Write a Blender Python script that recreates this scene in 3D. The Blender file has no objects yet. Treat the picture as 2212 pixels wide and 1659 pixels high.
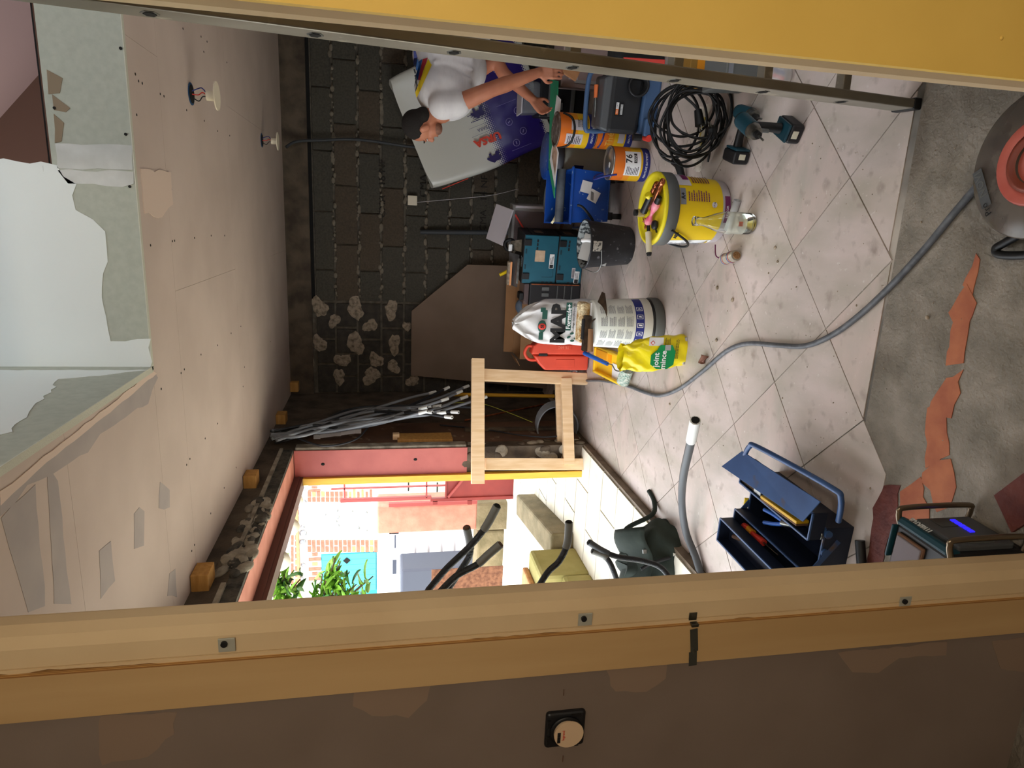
import bpy, math, random
from mathutils import Vector as Vec, Matrix as Mat, Euler
R = math.radians
random.seed(7)
sc = bpy.context.scene
COL = sc.collection

# ------------------------------------------------------------------ camera (phone held sideways), light, exposure
CF, CP, CYAW, CROLL, CH = 1426.8, 0.193416, R(14.1557), -0.0023147, 1.6
d_ = Vec((-math.sin(CYAW)*math.cos(CP), math.cos(CYAW)*math.cos(CP), -math.sin(CP)))
r_ = Vec((math.cos(CYAW), math.sin(CYAW), 0))
u_ = r_.cross(d_)
r_, u_ = r_*math.cos(CROLL)+u_*math.sin(CROLL), -r_*math.sin(CROLL)+u_*math.cos(CROLL)
cam = bpy.data.objects.new('camera', bpy.data.cameras.new('camera'))
COL.objects.link(cam)
cam.data.sensor_width = 36; cam.data.sensor_fit = 'HORIZONTAL'
cam.data.lens = 36*CF/2212; cam.data.clip_start = 0.05
X_, Y_, Z_ = -u_, r_, -d_
cam.matrix_world = Mat(((X_.x, Y_.x, Z_.x, 0), (X_.y, Y_.y, Z_.y, 0), (X_.z, Y_.z, Z_.z, CH), (0, 0, 0, 1)))
sc.camera = cam
CAMO = Vec((0, 0, CH))

def P(x, y, X=None, Y=None, Z=None):
    """survey helper: the world point on a plane X=, Y= or Z= that was sighted at photograph pixel (x, y)"""
    v = d_ + r_*((1659-y)-829.5)/CF + u_*(1106-x)/CF
    if X is not None: return CAMO+v*(X/v.x)
    if Y is not None: return CAMO+v*(Y/v.y)
    return CAMO+v*((Z-CH)/v.z)

sc.view_settings.view_transform = 'Standard'
sc.view_settings.look = 'None'
sc.view_settings.gamma = 1
sc.view_settings.use_curve_mapping = False
sc.view_settings.exposure = 0.0
SKY = 5.5
w = bpy.data.worlds.new('overcast_sky'); sc.world = w; w.use_nodes = True
nt = w.node_tree
bg = nt.nodes['Background']
tc = nt.nodes.new('ShaderNodeTexCoord'); sep = nt.nodes.new('ShaderNodeSeparateXYZ')
ramp = nt.nodes.new('ShaderNodeValToRGB')
nt.links.new(tc.outputs['Generated'], sep.inputs[0]); nt.links.new(sep.outputs['Z'], ramp.inputs[0])
ramp.color_ramp.elements[0].position = 0.0; ramp.color_ramp.elements[0].color = (.80, .86, .95, 1)
ramp.color_ramp.elements[1].position = 1.0; ramp.color_ramp.elements[1].color = (.93, .97, 1, 1)
nt.links.new(ramp.outputs[0], bg.inputs[0]); bg.inputs[1].default_value = SKY

def lamp(name, kind, loc, energy, col=(1, 1, 1), size=.1, aim=None, sy=None):
    l = bpy.data.lights.new(name, kind); l.energy = energy; l.color = col
    if kind == 'AREA':
        l.size = size
        if sy: l.shape = 'RECTANGLE'; l.size_y = sy
    elif kind == 'SUN': l.angle = size
    else: l.shadow_soft_size = size
    o = bpy.data.objects.new(name, l); COL.objects.link(o); o.location = loc
    if aim is not None: o.rotation_euler = (Vec(aim)-Vec(loc)).to_track_quat('-Z', 'Y').to_euler()
    return o

portal = lamp('sky_portal', 'AREA', (-1.95, 3.3, 1.15), 1, size=2.2, sy=2.8, aim=(0, 3.3, 1.15))
portal.data.cycles.is_portal = True
# warm bulb on the ceiling of the room the photographer stands in
lamp('ceiling_bulb', 'POINT', (0.5, -0.75, 1.95), 58, (1, .88, .71), .06)
# hazy sun over the roof of the house, falling on the yard
sun = lamp('hazy_sun', 'SUN', (0, 0, 8), 6.0, (1, .96, .9), R(12))
sun.rotation_euler = Vec((-.42, .36, -.83)).to_track_quat('-Z', 'Y').to_euler()

# ------------------------------------------------------------------ materials
def lin(c):
    return tuple(((v/255)/12.92 if v/255 <= .04045 else ((v/255+.055)/1.055)**2.4) for v in c)
_M = {}
def mat(name, col, rough=.6, metal=0, col2=None, ns=8, amt=1, nd=4, lo=.35, hi=.65, bump=0, bs=60, stretch=(1, 1, 1), alpha=1, trans=0, emit=None, es=1, spec=.4):
    if name in _M: return _M[name]
    m = bpy.data.materials.new(name); m.use_nodes = True; _M[name] = m
    t = m.node_tree; b = t.nodes['Principled BSDF']
    b.inputs['Base Color'].default_value = (*lin(col), 1)
    b.inputs['Roughness'].default_value = rough; b.inputs['Metallic'].default_value = metal
    b.inputs['Specular IOR Level'].default_value = spec
    if alpha < 1: b.inputs['Alpha'].default_value = alpha
    if trans: b.inputs['Transmission Weight'].default_value = trans
    if emit: b.inputs['Emission Color'].default_value = (*lin(emit), 1); b.inputs['Emission Strength'].default_value = es
    if col2 or bump:
        c = t.nodes.new('ShaderNodeTexCoord'); mp = t.nodes.new('ShaderNodeMapping')
        mp.inputs['Scale'].default_value = stretch
        t.links.new(c.outputs['Object'], mp.inputs[0])
    if col2:
        n = t.nodes.new('ShaderNodeTexNoise'); n.inputs['Scale'].default_value = ns; n.inputs['Detail'].default_value = nd
        rp = t.nodes.new('ShaderNodeValToRGB')
        rp.color_ramp.elements[0].position = lo; rp.color_ramp.elements[1].position = hi
        rp.color_ramp.elements[0].color = (*lin(col), 1); rp.color_ramp.elements[1].color = (*lin(col2), 1)
        t.links.new(mp.outputs[0], n.inputs['Vector']); t.links.new(n.outputs[0], rp.inputs[0]); t.links.new(rp.outputs[0], b.inputs['Base Color'])
    if bump:
        n2 = t.nodes.new('ShaderNodeTexNoise'); n2.inputs['Scale'].default_value = bs; n2.inputs['Detail'].default_value = 3
        bp = t.nodes.new('ShaderNodeBump'); bp.inputs['Strength'].default_value = bump; bp.inputs['Distance'].default_value = .01
        t.links.new(mp.outputs[0], n2.inputs['Vector']); t.links.new(n2.outputs[0], bp.inputs['Height']); t.links.new(bp.outputs[0], b.inputs['Normal'])
    return m
def layer(m, col, ns, lo, hi, stretch=(1, 1, 1), loc=(0, 0, 0), nd=5):
    """lays a second noise-shaped colour (dirt, dust, wear) over a material"""
    t = m.node_tree; b = t.nodes['Principled BSDF']; s = b.inputs['Base Color']
    mx = t.nodes.new('ShaderNodeMix'); mx.data_type = 'RGBA'
    if s.is_linked: t.links.new(s.links[0].from_socket, mx.inputs['A'])
    else: mx.inputs['A'].default_value = s.default_value
    mx.inputs['B'].default_value = (*lin(col), 1)
    c = t.nodes.new('ShaderNodeTexCoord'); mp = t.nodes.new('ShaderNodeMapping')
    mp.inputs['Scale'].default_value = stretch; mp.inputs['Location'].default_value = loc
    n = t.nodes.new('ShaderNodeTexNoise'); n.inputs['Scale'].default_value = ns; n.inputs['Detail'].default_value = nd
    mr = t.nodes.new('ShaderNodeMapRange'); mr.inputs['From Min'].default_value = lo; mr.inputs['From Max'].default_value = hi
    t.links.new(c.outputs['Object'], mp.inputs[0]); t.links.new(mp.outputs[0], n.inputs['Vector']); t.links.new(n.outputs[0], mr.inputs[0])
    t.links.new(mr.outputs[0], mx.inputs['Factor']); t.links.new(mx.outputs['Result'], s)
    return m

# ------------------------------------------------------------------ mesh helpers
def orient(a, b):
    z = (Vec(b)-Vec(a)).normalized()
    x = Vec((0, 0, 1)).cross(z) if abs(z.z) < .95 else Vec((1, 0, 0)).cross(z)
    x.normalize(); y = z.cross(x)
    return x, y, z
def spline(pts, n=6):
    pts = [Vec(p) for p in pts]
    if len(pts) < 3: return pts
    out = []
    for i in range(len(pts)-1):
        p0 = pts[max(i-1, 0)]; p1 = pts[i]; p2 = pts[i+1]; p3 = pts[min(i+2, len(pts)-1)]
        for k in range(n):
            t = k/n
            out.append(.5*((2*p1)+(p2-p0)*t+(2*p0-5*p1+4*p2-p3)*t*t+(3*p1-p0-3*p2+p3)*t**3))
    out.append(pts[-1]); return out
class MB:
    def __init__(s): s.v = []; s.f = []; s.m = []; s.s = []
    def add(s, vs, fs, m=0, sm=False, T=None):
        b = len(s.v)
        s.v += [tuple((T @ Vec(p)) if T else p) for p in vs]
        s.f += [tuple(i+b for i in f) for f in fs]; s.m += [m]*len(fs); s.s += [sm]*len(fs); return s
    def box(s, c, d, rot=None, m=0, T=None, top=None):
        x, y, z = d[0]/2, d[1]/2, d[2]/2; k = top or (1, 1)
        vs = [(-x, -y, -z), (x, -y, -z), (x, y, -z), (-x, y, -z), (-x*k[0], -y*k[1], z), (x*k[0], -y*k[1], z), (x*k[0], y*k[1], z), (-x*k[0], y*k[1], z)]
        A = Mat.Translation(c) @ (Euler(rot).to_matrix().to_4x4() if rot else Mat())
        if T: A = T @ A
        return s.add(vs, [(0, 3, 2, 1), (4, 5, 6, 7), (0, 1, 5, 4), (1, 2, 6, 5), (2, 3, 7, 6), (3, 0, 4, 7)], m, False, A)
    def beam(s, a, b, w, h, up=(0, 0, 1), m=0):
        a = Vec(a); b = Vec(b); z = (b-a).normalized(); x = Vec(up).cross(z).normalized(); y = z.cross(x)
        vs = [p+x*i*w/2+y*j*h/2 for p in (a, b) for i, j in ((-1, -1), (1, -1), (1, 1), (-1, 1))]
        return s.add(vs, [(0, 3, 2, 1), (4, 5, 6, 7), (0, 1, 5, 4), (1, 2, 6, 5), (2, 3, 7, 6), (3, 0, 4, 7)], m)
    def lathe(s, prof, n=24, m=0, T=None, sm=True, a0=0, a1=2*math.pi):
        full = a1-a0 > 6.28; c = n if full else n+1; vs = []; fs = []
        for r, z in prof:
            vs += [(r*math.cos(a0+(a1-a0)*k/n), r*math.sin(a0+(a1-a0)*k/n), z) for k in range(c)]
        for i in range(len(prof)-1):
            for k in range(n):
                k2 = (k+1) % c
                fs.append((i*c+k, i*c+k2, (i+1)*c+k2, (i+1)*c+k))
        return s.add(vs, fs, m, sm, T)
    def cyl(s, a, b, r, r2=None, n=12, m=0, sm=True, cap=True):
        a = Vec(a); b = Vec(b); x, y, z = orient(a, b); r2 = r if r2 is None else r2
        vs = []
        for p, q in ((a, r), (b, r2)): vs += [p+x*q*math.cos(6.28318*k/n)+y*q*math.sin(6.28318*k/n) for k in range(n)]
        s.add(vs, [(k, (k+1) % n, n+(k+1) % n, n+k) for k in range(n)], m, sm)
        if cap: s.add(vs, [tuple(range(n-1, -1, -1)), tuple(range(n, 2*n))], m)
        return s
    def tube(s, pts, r, n=8, m=0, k=6, cap=True):
        ps = spline(pts, k); rr = r if callable(r) else (lambda t: r)
        vs = []; x = None
        for i, p in enumerate(ps):
            z = (ps[min(i+1, len(ps)-1)]-ps[max(i-1, 0)]).normalized()
            if x is None: x = orient((0, 0, 0), z)[0]
            x = (x-z*x.dot(z)).normalized(); y = z.cross(x); q = rr(i/(len(ps)-1))
            vs += [p+x*q*math.cos(6.28318*j/n)+y*q*math.sin(6.28318*j/n) for j in range(n)]
        fs = [(i*n+j, i*n+(j+1) % n, (i+1)*n+(j+1) % n, (i+1)*n+j) for i in range(len(ps)-1) for j in range(n)]
        s.add(vs, fs, m, True)
        if cap: s.add(vs, [tuple(range(n-1, -1, -1)), tuple(range(len(vs)-n, len(vs)))], m)
        return s
    def prism(s, poly, h, m=0, T=None):
        n = len(poly); vs = [(x, y, 0) for x, y in poly]+[(x, y, h) for x, y in poly]
        return s.add(vs, [tuple(range(n-1, -1, -1)), tuple(range(n, 2*n))]+[(i, (i+1) % n, n+(i+1) % n, n+i) for i in range(n)], m, False, T)
    def slab(s, pts, nrm, m=0):
        """planar polygon pts pushed along nrm"""
        n = len(pts); nv = Vec(nrm); vs = [Vec(p) for p in pts]+[Vec(p)+nv for p in pts]
        return s.add(vs, [tuple(range(n)), tuple(range(2*n-1, n-1, -1))]+[(i, n+i, n+(i+1) % n, (i+1) % n) for i in range(n)], m)
    def ell(s, c, r, n=14, m=0, rot=None):
        T = Mat.Translation(c) @ (Euler(rot).to_matrix().to_4x4() if rot else Mat()) @ Mat.Diagonal((r[0], r[1], r[2], 1))
        return s.lathe([(max(math.sin(math.pi*i/n), .001), -math.cos(math.pi*i/n)) for i in range(n+1)], n+4, m, T)
    def grid(s, fn, nu, nv, m=0, sm=True, wrap=False):
        vs = [fn(i/nu, j/nv) for i in range(nu+1) for j in range(nv+1)]
        return s.add(vs, [(i*(nv+1)+j, (i+1)*(nv+1)+j, (i+1)*(nv+1)+j+1, i*(nv+1)+j+1) for i in range(nu) for j in range(nv)], m, sm)
    def patch(s, Rr, z0, z1, a0, a1, n=8, m=0, Rt=None):
        """label wrapped on a round body; angles measured from the front (-Y), positive to +X"""
        Rt = Rt or Rr; vs = []
        for i in range(n+1):
            a = a0+(a1-a0)*i/n
            vs += [(Rr*math.sin(a), -Rr*math.cos(a), z0), (Rt*math.sin(a), -Rt*math.cos(a), z1)]
        return s.add(vs, [(2*i, 2*i+2, 2*i+3, 2*i+1) for i in range(n)], m, True)
    def build(s, name, mats, parent=None, bev=0, sub=0, seg=2, kind=None, solid=0, loc=None, rot=None):
        me = bpy.data.meshes.new(name); me.from_pydata([tuple(p) for p in s.v], [], s.f)
        for m in (mats if isinstance(mats, (list, tuple)) else [mats]): me.materials.append(m)
        me.polygons.foreach_set('material_index', s.m); me.polygons.foreach_set('use_smooth', s.s); me.update()
        o = bpy.data.objects.new(name, me); COL.objects.link(o)
        if parent: o.parent = parent
        if loc: o.location = loc
        if rot: o.rotation_euler = rot
        if solid: q = o.modifiers.new('solid', 'SOLIDIFY'); q.thickness = solid; q.offset = 0
        if bev:
            q = o.modifiers.new('bevel', 'BEVEL'); q.width = bev; q.segments = seg; q.limit_method = 'ANGLE'; q.angle_limit = R(40)
        if sub: q = o.modifiers.new('sub', 'SUBSURF'); q.levels = sub; q.render_levels = sub
        if kind: o['kind'] = kind
        return o
def tag(o, label, cat, group=None):
    o['label'] = label; o['category'] = cat
    if group: o['group'] = group
    return o
def thing(name, label, cat, loc=(0, 0, 0), rz=0, group=None, rot=None):
    o = bpy.data.objects.new(name, None); COL.objects.link(o); o.empty_display_size = .05
    o.location = loc; o.rotation_euler = rot or (0, 0, rz)
    return tag(o, label, cat, group)
def struct(o): o['kind'] = 'structure'; return o
def node(name, parent=None):
    o = bpy.data.objects.new(name, None); COL.objects.link(o); o.empty_display_size = .05
    if parent: o.parent = parent
    return o
def txt(body, size, m, parent, loc=(0, 0, 0), rot=(0, 0, 0), name='lettering', wrap=None, bold=0, sx=1, ext=.0004, align='CENTER', zref=0, taper=0):
    """flat printed writing; wrap=radius bends it round a body facing -Y"""
    c = bpy.data.curves.new('t', 'FONT'); c.body = body; c.size = size; c.align_x = align; c.align_y = 'CENTER'
    c.resolution_u = 2; c.offset = bold; c.extrude = ext
    o = bpy.data.objects.new('t', c); me = bpy.data.meshes.new_from_object(o); bpy.data.objects.remove(o); bpy.data.curves.remove(c)
    for v in me.vertices:
        v.co.x *= sx
        if wrap:
            a = v.co.x/wrap; q = wrap+v.co.z
            v.co = Vec((q*math.sin(a), -q*math.cos(a), v.co.y))
    me.materials.clear(); me.materials.append(m)
    ob = bpy.data.objects.new(name, me); COL.objects.link(ob); ob.parent = parent; ob.location = loc; ob.rotation_euler = rot
    return ob
def textlines(mb, x0, x1, z0, z1, n, f, m=0, h=.45, seed=1):
    """rows of tiny unreadable print as short dashes; f maps (u, v) to a point"""
    rr = random.Random(seed)
    for i in range(n):
        zc = z1-(i+.5)*(z1-z0)/n; hh = (z1-z0)/n*h/2; x = x0; end = x1-rr.random()*(x1-x0)*.3
        while x < end:
            l = (x1-x0)*(.08+.14*rr.random()); e = min(x+l, end)
            mb.add([f(x, zc-hh), f(e, zc-hh), f(e, zc+hh), f(x, zc+hh)], [(0, 1, 2, 3)], m); x = e+(x1-x0)*.02
    return mb
FRONT = (R(90), 0, 0)     # lettering that stands up and faces -Y
# ================================================================== SETTING
YN, YF = 1.15, 1.225           # faces of the doorway wall
XL, YB, ZC = -1.685, 6.336, 2.45
XR = 2.3
m_mortar = mat('mortar', (80, 73, 62), .95, col2=(104, 95, 82), ns=20, bump=.6, bs=40)
m_block = mat('block', (62, 59, 51), .95, col2=(80, 75, 65), ns=60, lo=.3, hi=.7, bump=.5, bs=220)
m_block2 = mat('block_brown', (70, 61, 50), .95, col2=(88, 76, 62), ns=60, lo=.3, hi=.7, bump=.5, bs=220)
m_oldconc = mat('old_concrete', (66, 56, 46), .95, col2=(96, 83, 68), ns=7, bump=.6, bs=50)
m_dab = mat('plaster_dab', (158, 142, 122), .95, col2=(96, 84, 68), ns=28, lo=.45, hi=.7, bump=1, bs=60)
m_pink = mat('pink_plasterboard', (202, 184, 172), .85, col2=(193, 175, 163), ns=3, bump=.03, bs=300)
m_fill = mat('joint_filler', (164, 154, 150), .85, col2=(174, 163, 157), ns=6)
m_fill2 = mat('joint_filler_pale', (214, 192, 176), .85)
m_green = mat('green_plasterboard', (168, 172, 158), .85, col2=(176, 180, 166), ns=40, bump=.03, bs=300)
m_white = mat('white_skim', (222, 228, 224), .8)
m_core = mat('board_core', (196, 196, 180), .9, bump=.3, bs=150)
m_tape = mat('plaster_tape', (205, 207, 202), .8, col2=(188, 190, 184), ns=10)
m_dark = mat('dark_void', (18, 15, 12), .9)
m_brownwall = mat('raw_plaster', (132, 116, 104), .8, col2=(120, 104, 92), ns=2.2, bump=.03, bs=200)
m_beige = mat('beige_plaster', (214, 188, 148), .7, col2=(202, 174, 134), ns=3, bump=.05, bs=40)
m_yellow = mat('yellow_board', (238, 198, 100), .65, col2=(228, 188, 92), ns=2.5)
m_ply = mat('plywood_face', (196, 162, 114), .55, col2=(184, 149, 101), ns=2, stretch=(6, 6, .5))
m_plyedge = mat('plywood_edge', (150, 105, 56), .8)
m_plyedge2 = mat('plywood_edge_pale', (196, 152, 92), .8)
m_steel = mat('zinc_steel', (150, 152, 148), .35, 1, col2=(110, 110, 104), ns=30)
m_black = mat('black_plastic', (24, 24, 26), .45)
m_brown_up = mat('attic_brown', (92, 64, 50), .9)
m_attic = mat('attic_pink', (150, 120, 112), .9)
m_wood = mat('pine', (238, 206, 166), .7, col2=(224, 186, 140), ns=3, stretch=(14, 14, 1), nd=6)
m_woodblk = mat('pine_dark', (196, 146, 78), .7, col2=(176, 126, 62), ns=4, stretch=(2, 12, 12))
m_redp = mat('red_paint', (176, 92, 82), .55, col2=(164, 82, 74), ns=5, bump=.1, bs=40)
m_pinkp = mat('salmon_paint', (222, 150, 130), .7, col2=(206, 132, 112), ns=9)
m_yelp = mat('yellow_wood', (226, 178, 66), .6, col2=(214, 160, 52), ns=4, stretch=(8, 8, 1))
m_brnrail = mat('brown_rail', (92, 62, 54), .5)
m_stone = mat('rough_stone', (120, 110, 96), .95, col2=(168, 158, 140), ns=14, bump=1, bs=30)
m_stoned = mat('dark_stone', (52, 50, 46), .9, col2=(90, 84, 74), ns=20, bump=1, bs=50)

# ---- floor: grout bed + every tile a piece
m_tile = mat('floor_tile', (196, 176, 168), .42, col2=(170, 161, 149), ns=3.2, lo=.3, hi=.7, nd=8, stretch=(1, 2.6, 1), bump=.08, bs=18)
layer(m_tile, (150, 136, 126), 14, .56, .78); layer(m_tile, (200, 192, 184), 60, .66, .76)
m_tile2 = mat('floor_tile_b', (200, 184, 178), .42, col2=(166, 157, 144), ns=2.7, lo=.3, hi=.7, nd=8, stretch=(2.4, 1, 1), bump=.08, bs=18)
layer(m_tile2, (144, 130, 120), 16, .57, .8); layer(m_tile2, (202, 195, 188), 56, .66, .76)
m_grout = mat('grout', (92, 88, 82), .9, col2=(170, 160, 148), ns=2.5, lo=.4, hi=.6)
fl = struct(MB().box((.3, 2.6, -.054), (4.1, 8.4, .1)).build('floor', m_grout))
def clip(poly, nx, ny, c):
    out = []
    for i in range(len(poly)):
        a, b = poly[i], poly[(i+1) % len(poly)]; da = a[0]*nx+a[1]*ny-c; db = b[0]*nx+b[1]*ny-c
        if da >= 0: out.append(a)
        if da*db < 0: t = da/(da-db); out.append((a[0]+(b[0]-a[0])*t, a[1]+(b[1]-a[1])*t))
    return out
TS = .3774; TO = (-.3355, 3.2128); q7 = math.sqrt(.5)
for i in range(-22, 16):
    for j in range(-18, 14):
        g = .0022
        cs = [(i*TS+g, j*TS+g), ((i+1)*TS-g, j*TS+g), ((i+1)*TS-g, (j+1)*TS-g), (i*TS+g, (j+1)*TS-g)]
        po = [(TO[0]+q7*(a-b), TO[1]-q7*(a+b)) for a, b in cs]
        cx = sum(p[0] for p in po)/4
        yb = 1.885+.02*math.sin(i*2.1+j) if cx > -.74 else 1.74
        for nx, ny, c in ((1, 0, XL+.004), (-1, 0, -XR), (0, -1, -YB), (0, 1, yb)): po = clip(po, nx, ny, c) if len(po) > 2 else []
        if len(po) < 3: continue
        po = po[::-1]
        ar = abs(sum(po[k][0]*po[(k+1) % len(po)][1]-po[(k+1) % len(po)][0]*po[k][1] for k in range(len(po))))/2
        if ar < .0015: continue
        rz = random.uniform(-.0006, .0006)
        MB().prism(po, .006).build('tile', [m_tile, m_tile2][(i*3+j*5+(i*j) % 2) % 2], fl, loc=(0, 0, -.006+rz))
# ---- bare screed with old terracotta showing through
m_screed = mat('screed', (112, 105, 94), .95, col2=(138, 129, 117), ns=9, nd=8, bump=.7, bs=70)
layer(m_screed, (96, 86, 74), 3, .5, .7)
m_terra = mat('terracotta', (172, 104, 70), .8, col2=(150, 84, 58), ns=10, bump=.2, bs=60)
m_terrad = mat('terracotta_dark', (104, 52, 42), .7, col2=(84, 38, 32), ns=16, bump=.5, bs=60)
po = [(-1.68, 1.735), (-.75, 1.735), (-.73, 1.87), (XR, 1.88), (XR, -1.6), (-1.68, -1.6)]
MB().prism(po[::-1], .006).build('screed', m_screed, fl, loc=(0, 0, -.008))
def jag(pts, amp, sd, step=.03):
    rr = random.Random(sd); out = []
    for k in range(len(pts)):
        a, b = Vec(pts[k]), Vec(pts[(k+1) % len(pts)]); n = max(1, int((b-a).length/step))
        for t in range(n): out.append(tuple(a.lerp(b, t/n)+Vec((rr.uniform(-amp, amp), rr.uniform(-amp, amp)))))
    return out
def floorpoly(px, z=0): return [tuple(P(x, y, Z=z)[:2]) for x, y in px]
for nm, px, mm in (('terracotta_tile', [(2090, 618), (2108, 650), (2090, 700), (2085, 790), (2048, 790), (2052, 720), (2060, 690), (2045, 680), (2068, 640)], m_terra),
                   ('terracotta_tile', [(2076, 800), (2072, 850), (2050, 905), (2010, 900), (2018, 850), (2040, 818)], m_terra),
                   ('terracotta_tile', [(2045, 862), (2052, 985), (2003, 1012), (2001, 940), (2008, 880)], m_terra),
                   ('terracotta_tile', [(2053, 990), (2070, 1050), (2060, 1085), (2025, 1110), (1995, 1040), (1992, 1020)], m_terra),
                   ('terracotta_tile', [(1984, 1032), (2012, 1120), (1940, 1130), (1946, 1060)], m_terra),
                   ('terracotta_tile', [(1908, 1042), (1945, 1050), (1936, 1130), (1900, 1225), (1868, 1225), (1888, 1100)], m_terrad),
                   ('terracotta_tile', [(2107, 545), (2118, 560), (2100, 640), (2080, 620)], m_terra),
                   ('loose_tile', [(2152, 1070), (2225, 1015), (2300, 1080), (2190, 1150)], m_terrad)):
    poly = jag(floorpoly(px), .009 if nm != 'loose_tile' else 0, len(px)+px[0][0])
    MB().prism(poly, .002 if nm != 'loose_tile' else .009).build(nm, mm, fl, loc=(0, 0, -.002+(px[0][0] % 7)*.0002))
# metal edge strip of the doorway to the yard
m_strip = mat('threshold_strip', (120, 104, 86), .6, col2=(90, 76, 60), ns=12)
struct(MB().box((XL-.004, 3.36, .022), (.02, 2.72, .058)).build('trim_1', m_strip))

# ---- ceiling: plasterboard sheets round the stair hole
ce = struct(MB().box((.3, 4.53, 2.56), (4.1, 3.74, .18)).box((-1.2, 1.9, 2.56), (1.1, 1.53, .18)).build('ceiling', m_dark))
HX0, HY1 = -.605, 2.636
def sheet(x0, x1, y0, y1, m=m_pink): MB().box(((x0+x1)/2, (y0+y1)/2, ZC+.0065), (x1-x0-.0012, y1-y0-.0012, .013)).build('plasterboard_sheet', m, ce)
ys = [HY1, 2.985, 4.17, 5.38, YB]
for a, b in zip(ys, ys[1:]):
    xs = [XL, -.35, XR] if a in (2.985, 5.38) else [XL, .55, XR]
    for c, e in zip(xs, xs[1:]): sheet(c, e, a, b)
sheet(XL, HX0, 1.28, 1.9); sheet(XL, HX0, 1.9, HY1)
def cpatch(px, m=m_fill, sd=1, amp=.004, nm='filler_patch'):
    poly = jag([tuple(P(x, y, Z=ZC)[:2]) for x, y in px], amp, sd, .05)
    th = .0008+.0003*(sd % 6)
    MB().prism(poly, th).build(nm, m, ce, loc=(0, 0, ZC-th))
cpatch([(300, 1095), (312, 1105), (310, 1180), (290, 1183), (290, 1110)]); cpatch([(345, 1040), (366, 1058), (366, 1097), (343, 1099)])
cpatch([(238, 1168), (248, 1255), (218, 1290), (215, 1190)]); cpatch([(378, 1228), (382, 1290), (362, 1285), (366, 1240)])
cpatch([(100, 1002), (125, 1040), (152, 1305), (118, 1305)]); cpatch([(0, 1118), (75, 1048), (98, 1310), (60, 1320), (20, 1180)])
cpatch([(335, 805), (340, 815), (318, 870), (215, 940), (190, 975), (130, 1015), (60, 1050), (0, 1120), (0, 1075)], m_fill, 3, .006)
cpatch([(330, 800), (338, 806), (250, 880), (100, 1000), (0, 1090), (0, 1062)], m_fill2, 4, .003)
cpatch([(302, 365), (368, 372), (372, 440), (350, 470), (310, 460)], m_fill2, 5, .006)
sh = MB()
for x, y in [(390, 35), (395, 62), (404, 46), (434, 79), (447, 90), (440, 112), (490, 135), (292, 160), (299, 175), (307, 180), (346, 203), (354, 208), (295, 248), (403, 238), (441, 261), (470, 283), (496, 293),
             (370, 409), (370, 428), (325, 530), (372, 521), (377, 520), (420, 514), (456, 509), (485, 509), (520, 705), (499, 720), (470, 746), (434, 766), (398, 798), (391, 806), (348, 840), (528, 793), (584, 738), (525, 835), (470, 915), (443, 947), (410, 991), (403, 1004), (510, 1010), (484, 1054), (455, 1109), (420, 1177), (414, 1190)]:
    c = P(x, y, Z=ZC); sh.cyl((c.x, c.y, ZC-.0012), (c.x, c.y, ZC+.001), .005, n=6, sm=False)
sh.build('screw_heads', m_dark, ce, kind='stuff')

# ---- green boards lining the stair hole
wu = struct(MB().box((.12, HY1+.10, 2.60), (1.5, .16, .26)).box((-.26, HY1+.10, 3.6), (.74, .16, 2.0)).build('wall_upstairs', m_dark))
MB().box(((HX0+.11)/2, HY1-.0065, 3.5), (.11-HX0, .013, 2.1)).build('green_board', m_green, wu)
MB().box((.11+.55, HY1-.0065, 2.578), (1.098, .013, .256)).build('green_board', m_green, wu)
MB().box(((HX0+1.21)/2, HY1-.005, 2.4485), (1.21-HX0, .018, .003)).build('cut_edge', m_core, wu)
MB().box((.67, HY1+.03, 2.712), (1.12, .05, .012)).build('edge_strip', m_brown_up, wu)
MB().box((.1, HY1+.0, 3.2), (.02, .03, .93)).build('corner_bead', m_white, wu)
wl2 = struct(MB().box((HX0-.066, 1.96, 3.52), (.10, 1.36, 2.1)).build('wall_stair', m_dark))
MB().box((HX0+.0065, 1.955, 3.5), (.013, 1.36, 2.1)).build('green_board', m_green, wl2)
MB().box((HX0+.003, 1.955, 2.4485), (.022, 1.36, .003)).build('cut_edge', m_core, wl2)
def wpatch(px, m, sd, amp=.009, Yp=HY1-.013, par=wu, nm='skim_coat'):
    poly = jag([(lambda v: (v.x, v.z))(P(x, y, Y=Yp)) for x, y in px], amp, sd, .035)
    MB().prism(poly, .0012, T=Mat(((1, 0, 0, 0), (0, 0, -1, Yp), (0, 1, 0, 0), (0, 0, 0, 1)))).build(nm, m, par)
def wpatchx(px, m, sd, amp=.009, Xp=HX0+.013, par=wl2, nm='skim_coat'):
    poly = jag([(lambda v: (v.y, v.z))(P(x, y, X=Xp)) for x, y in px], amp, sd, .035)
    MB().prism(poly, .0012, T=Mat(((0, 0, 1, Xp), (1, 0, 0, 0), (0, 1, 0, 0), (0, 0, 0, 1)))).build(nm, m, par)
wpatch([(-20, 346), (120, 352), (160, 400), (165, 455), (195, 470), (222, 500), (232, 560), (222, 620), (222, 665), (236, 690), (236, 735), (325, 735), (325, 797), (-20, 797)], m_white, 11)
wpatch([(120, 310), (285, 313), (288, 365), (126, 365)], m_tape, 12, .003, nm='joint_tape'); wpatch([(126, 366), (288, 370), (290, 400), (150, 400)], m_tape, 13, .006, nm='joint_tape')
wpatch([(102, 148), (138, 170), (128, 200), (106, 205)], mat('glue_stain', (134, 118, 96), .9), 14, .004, nm='glue_stain')
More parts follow.
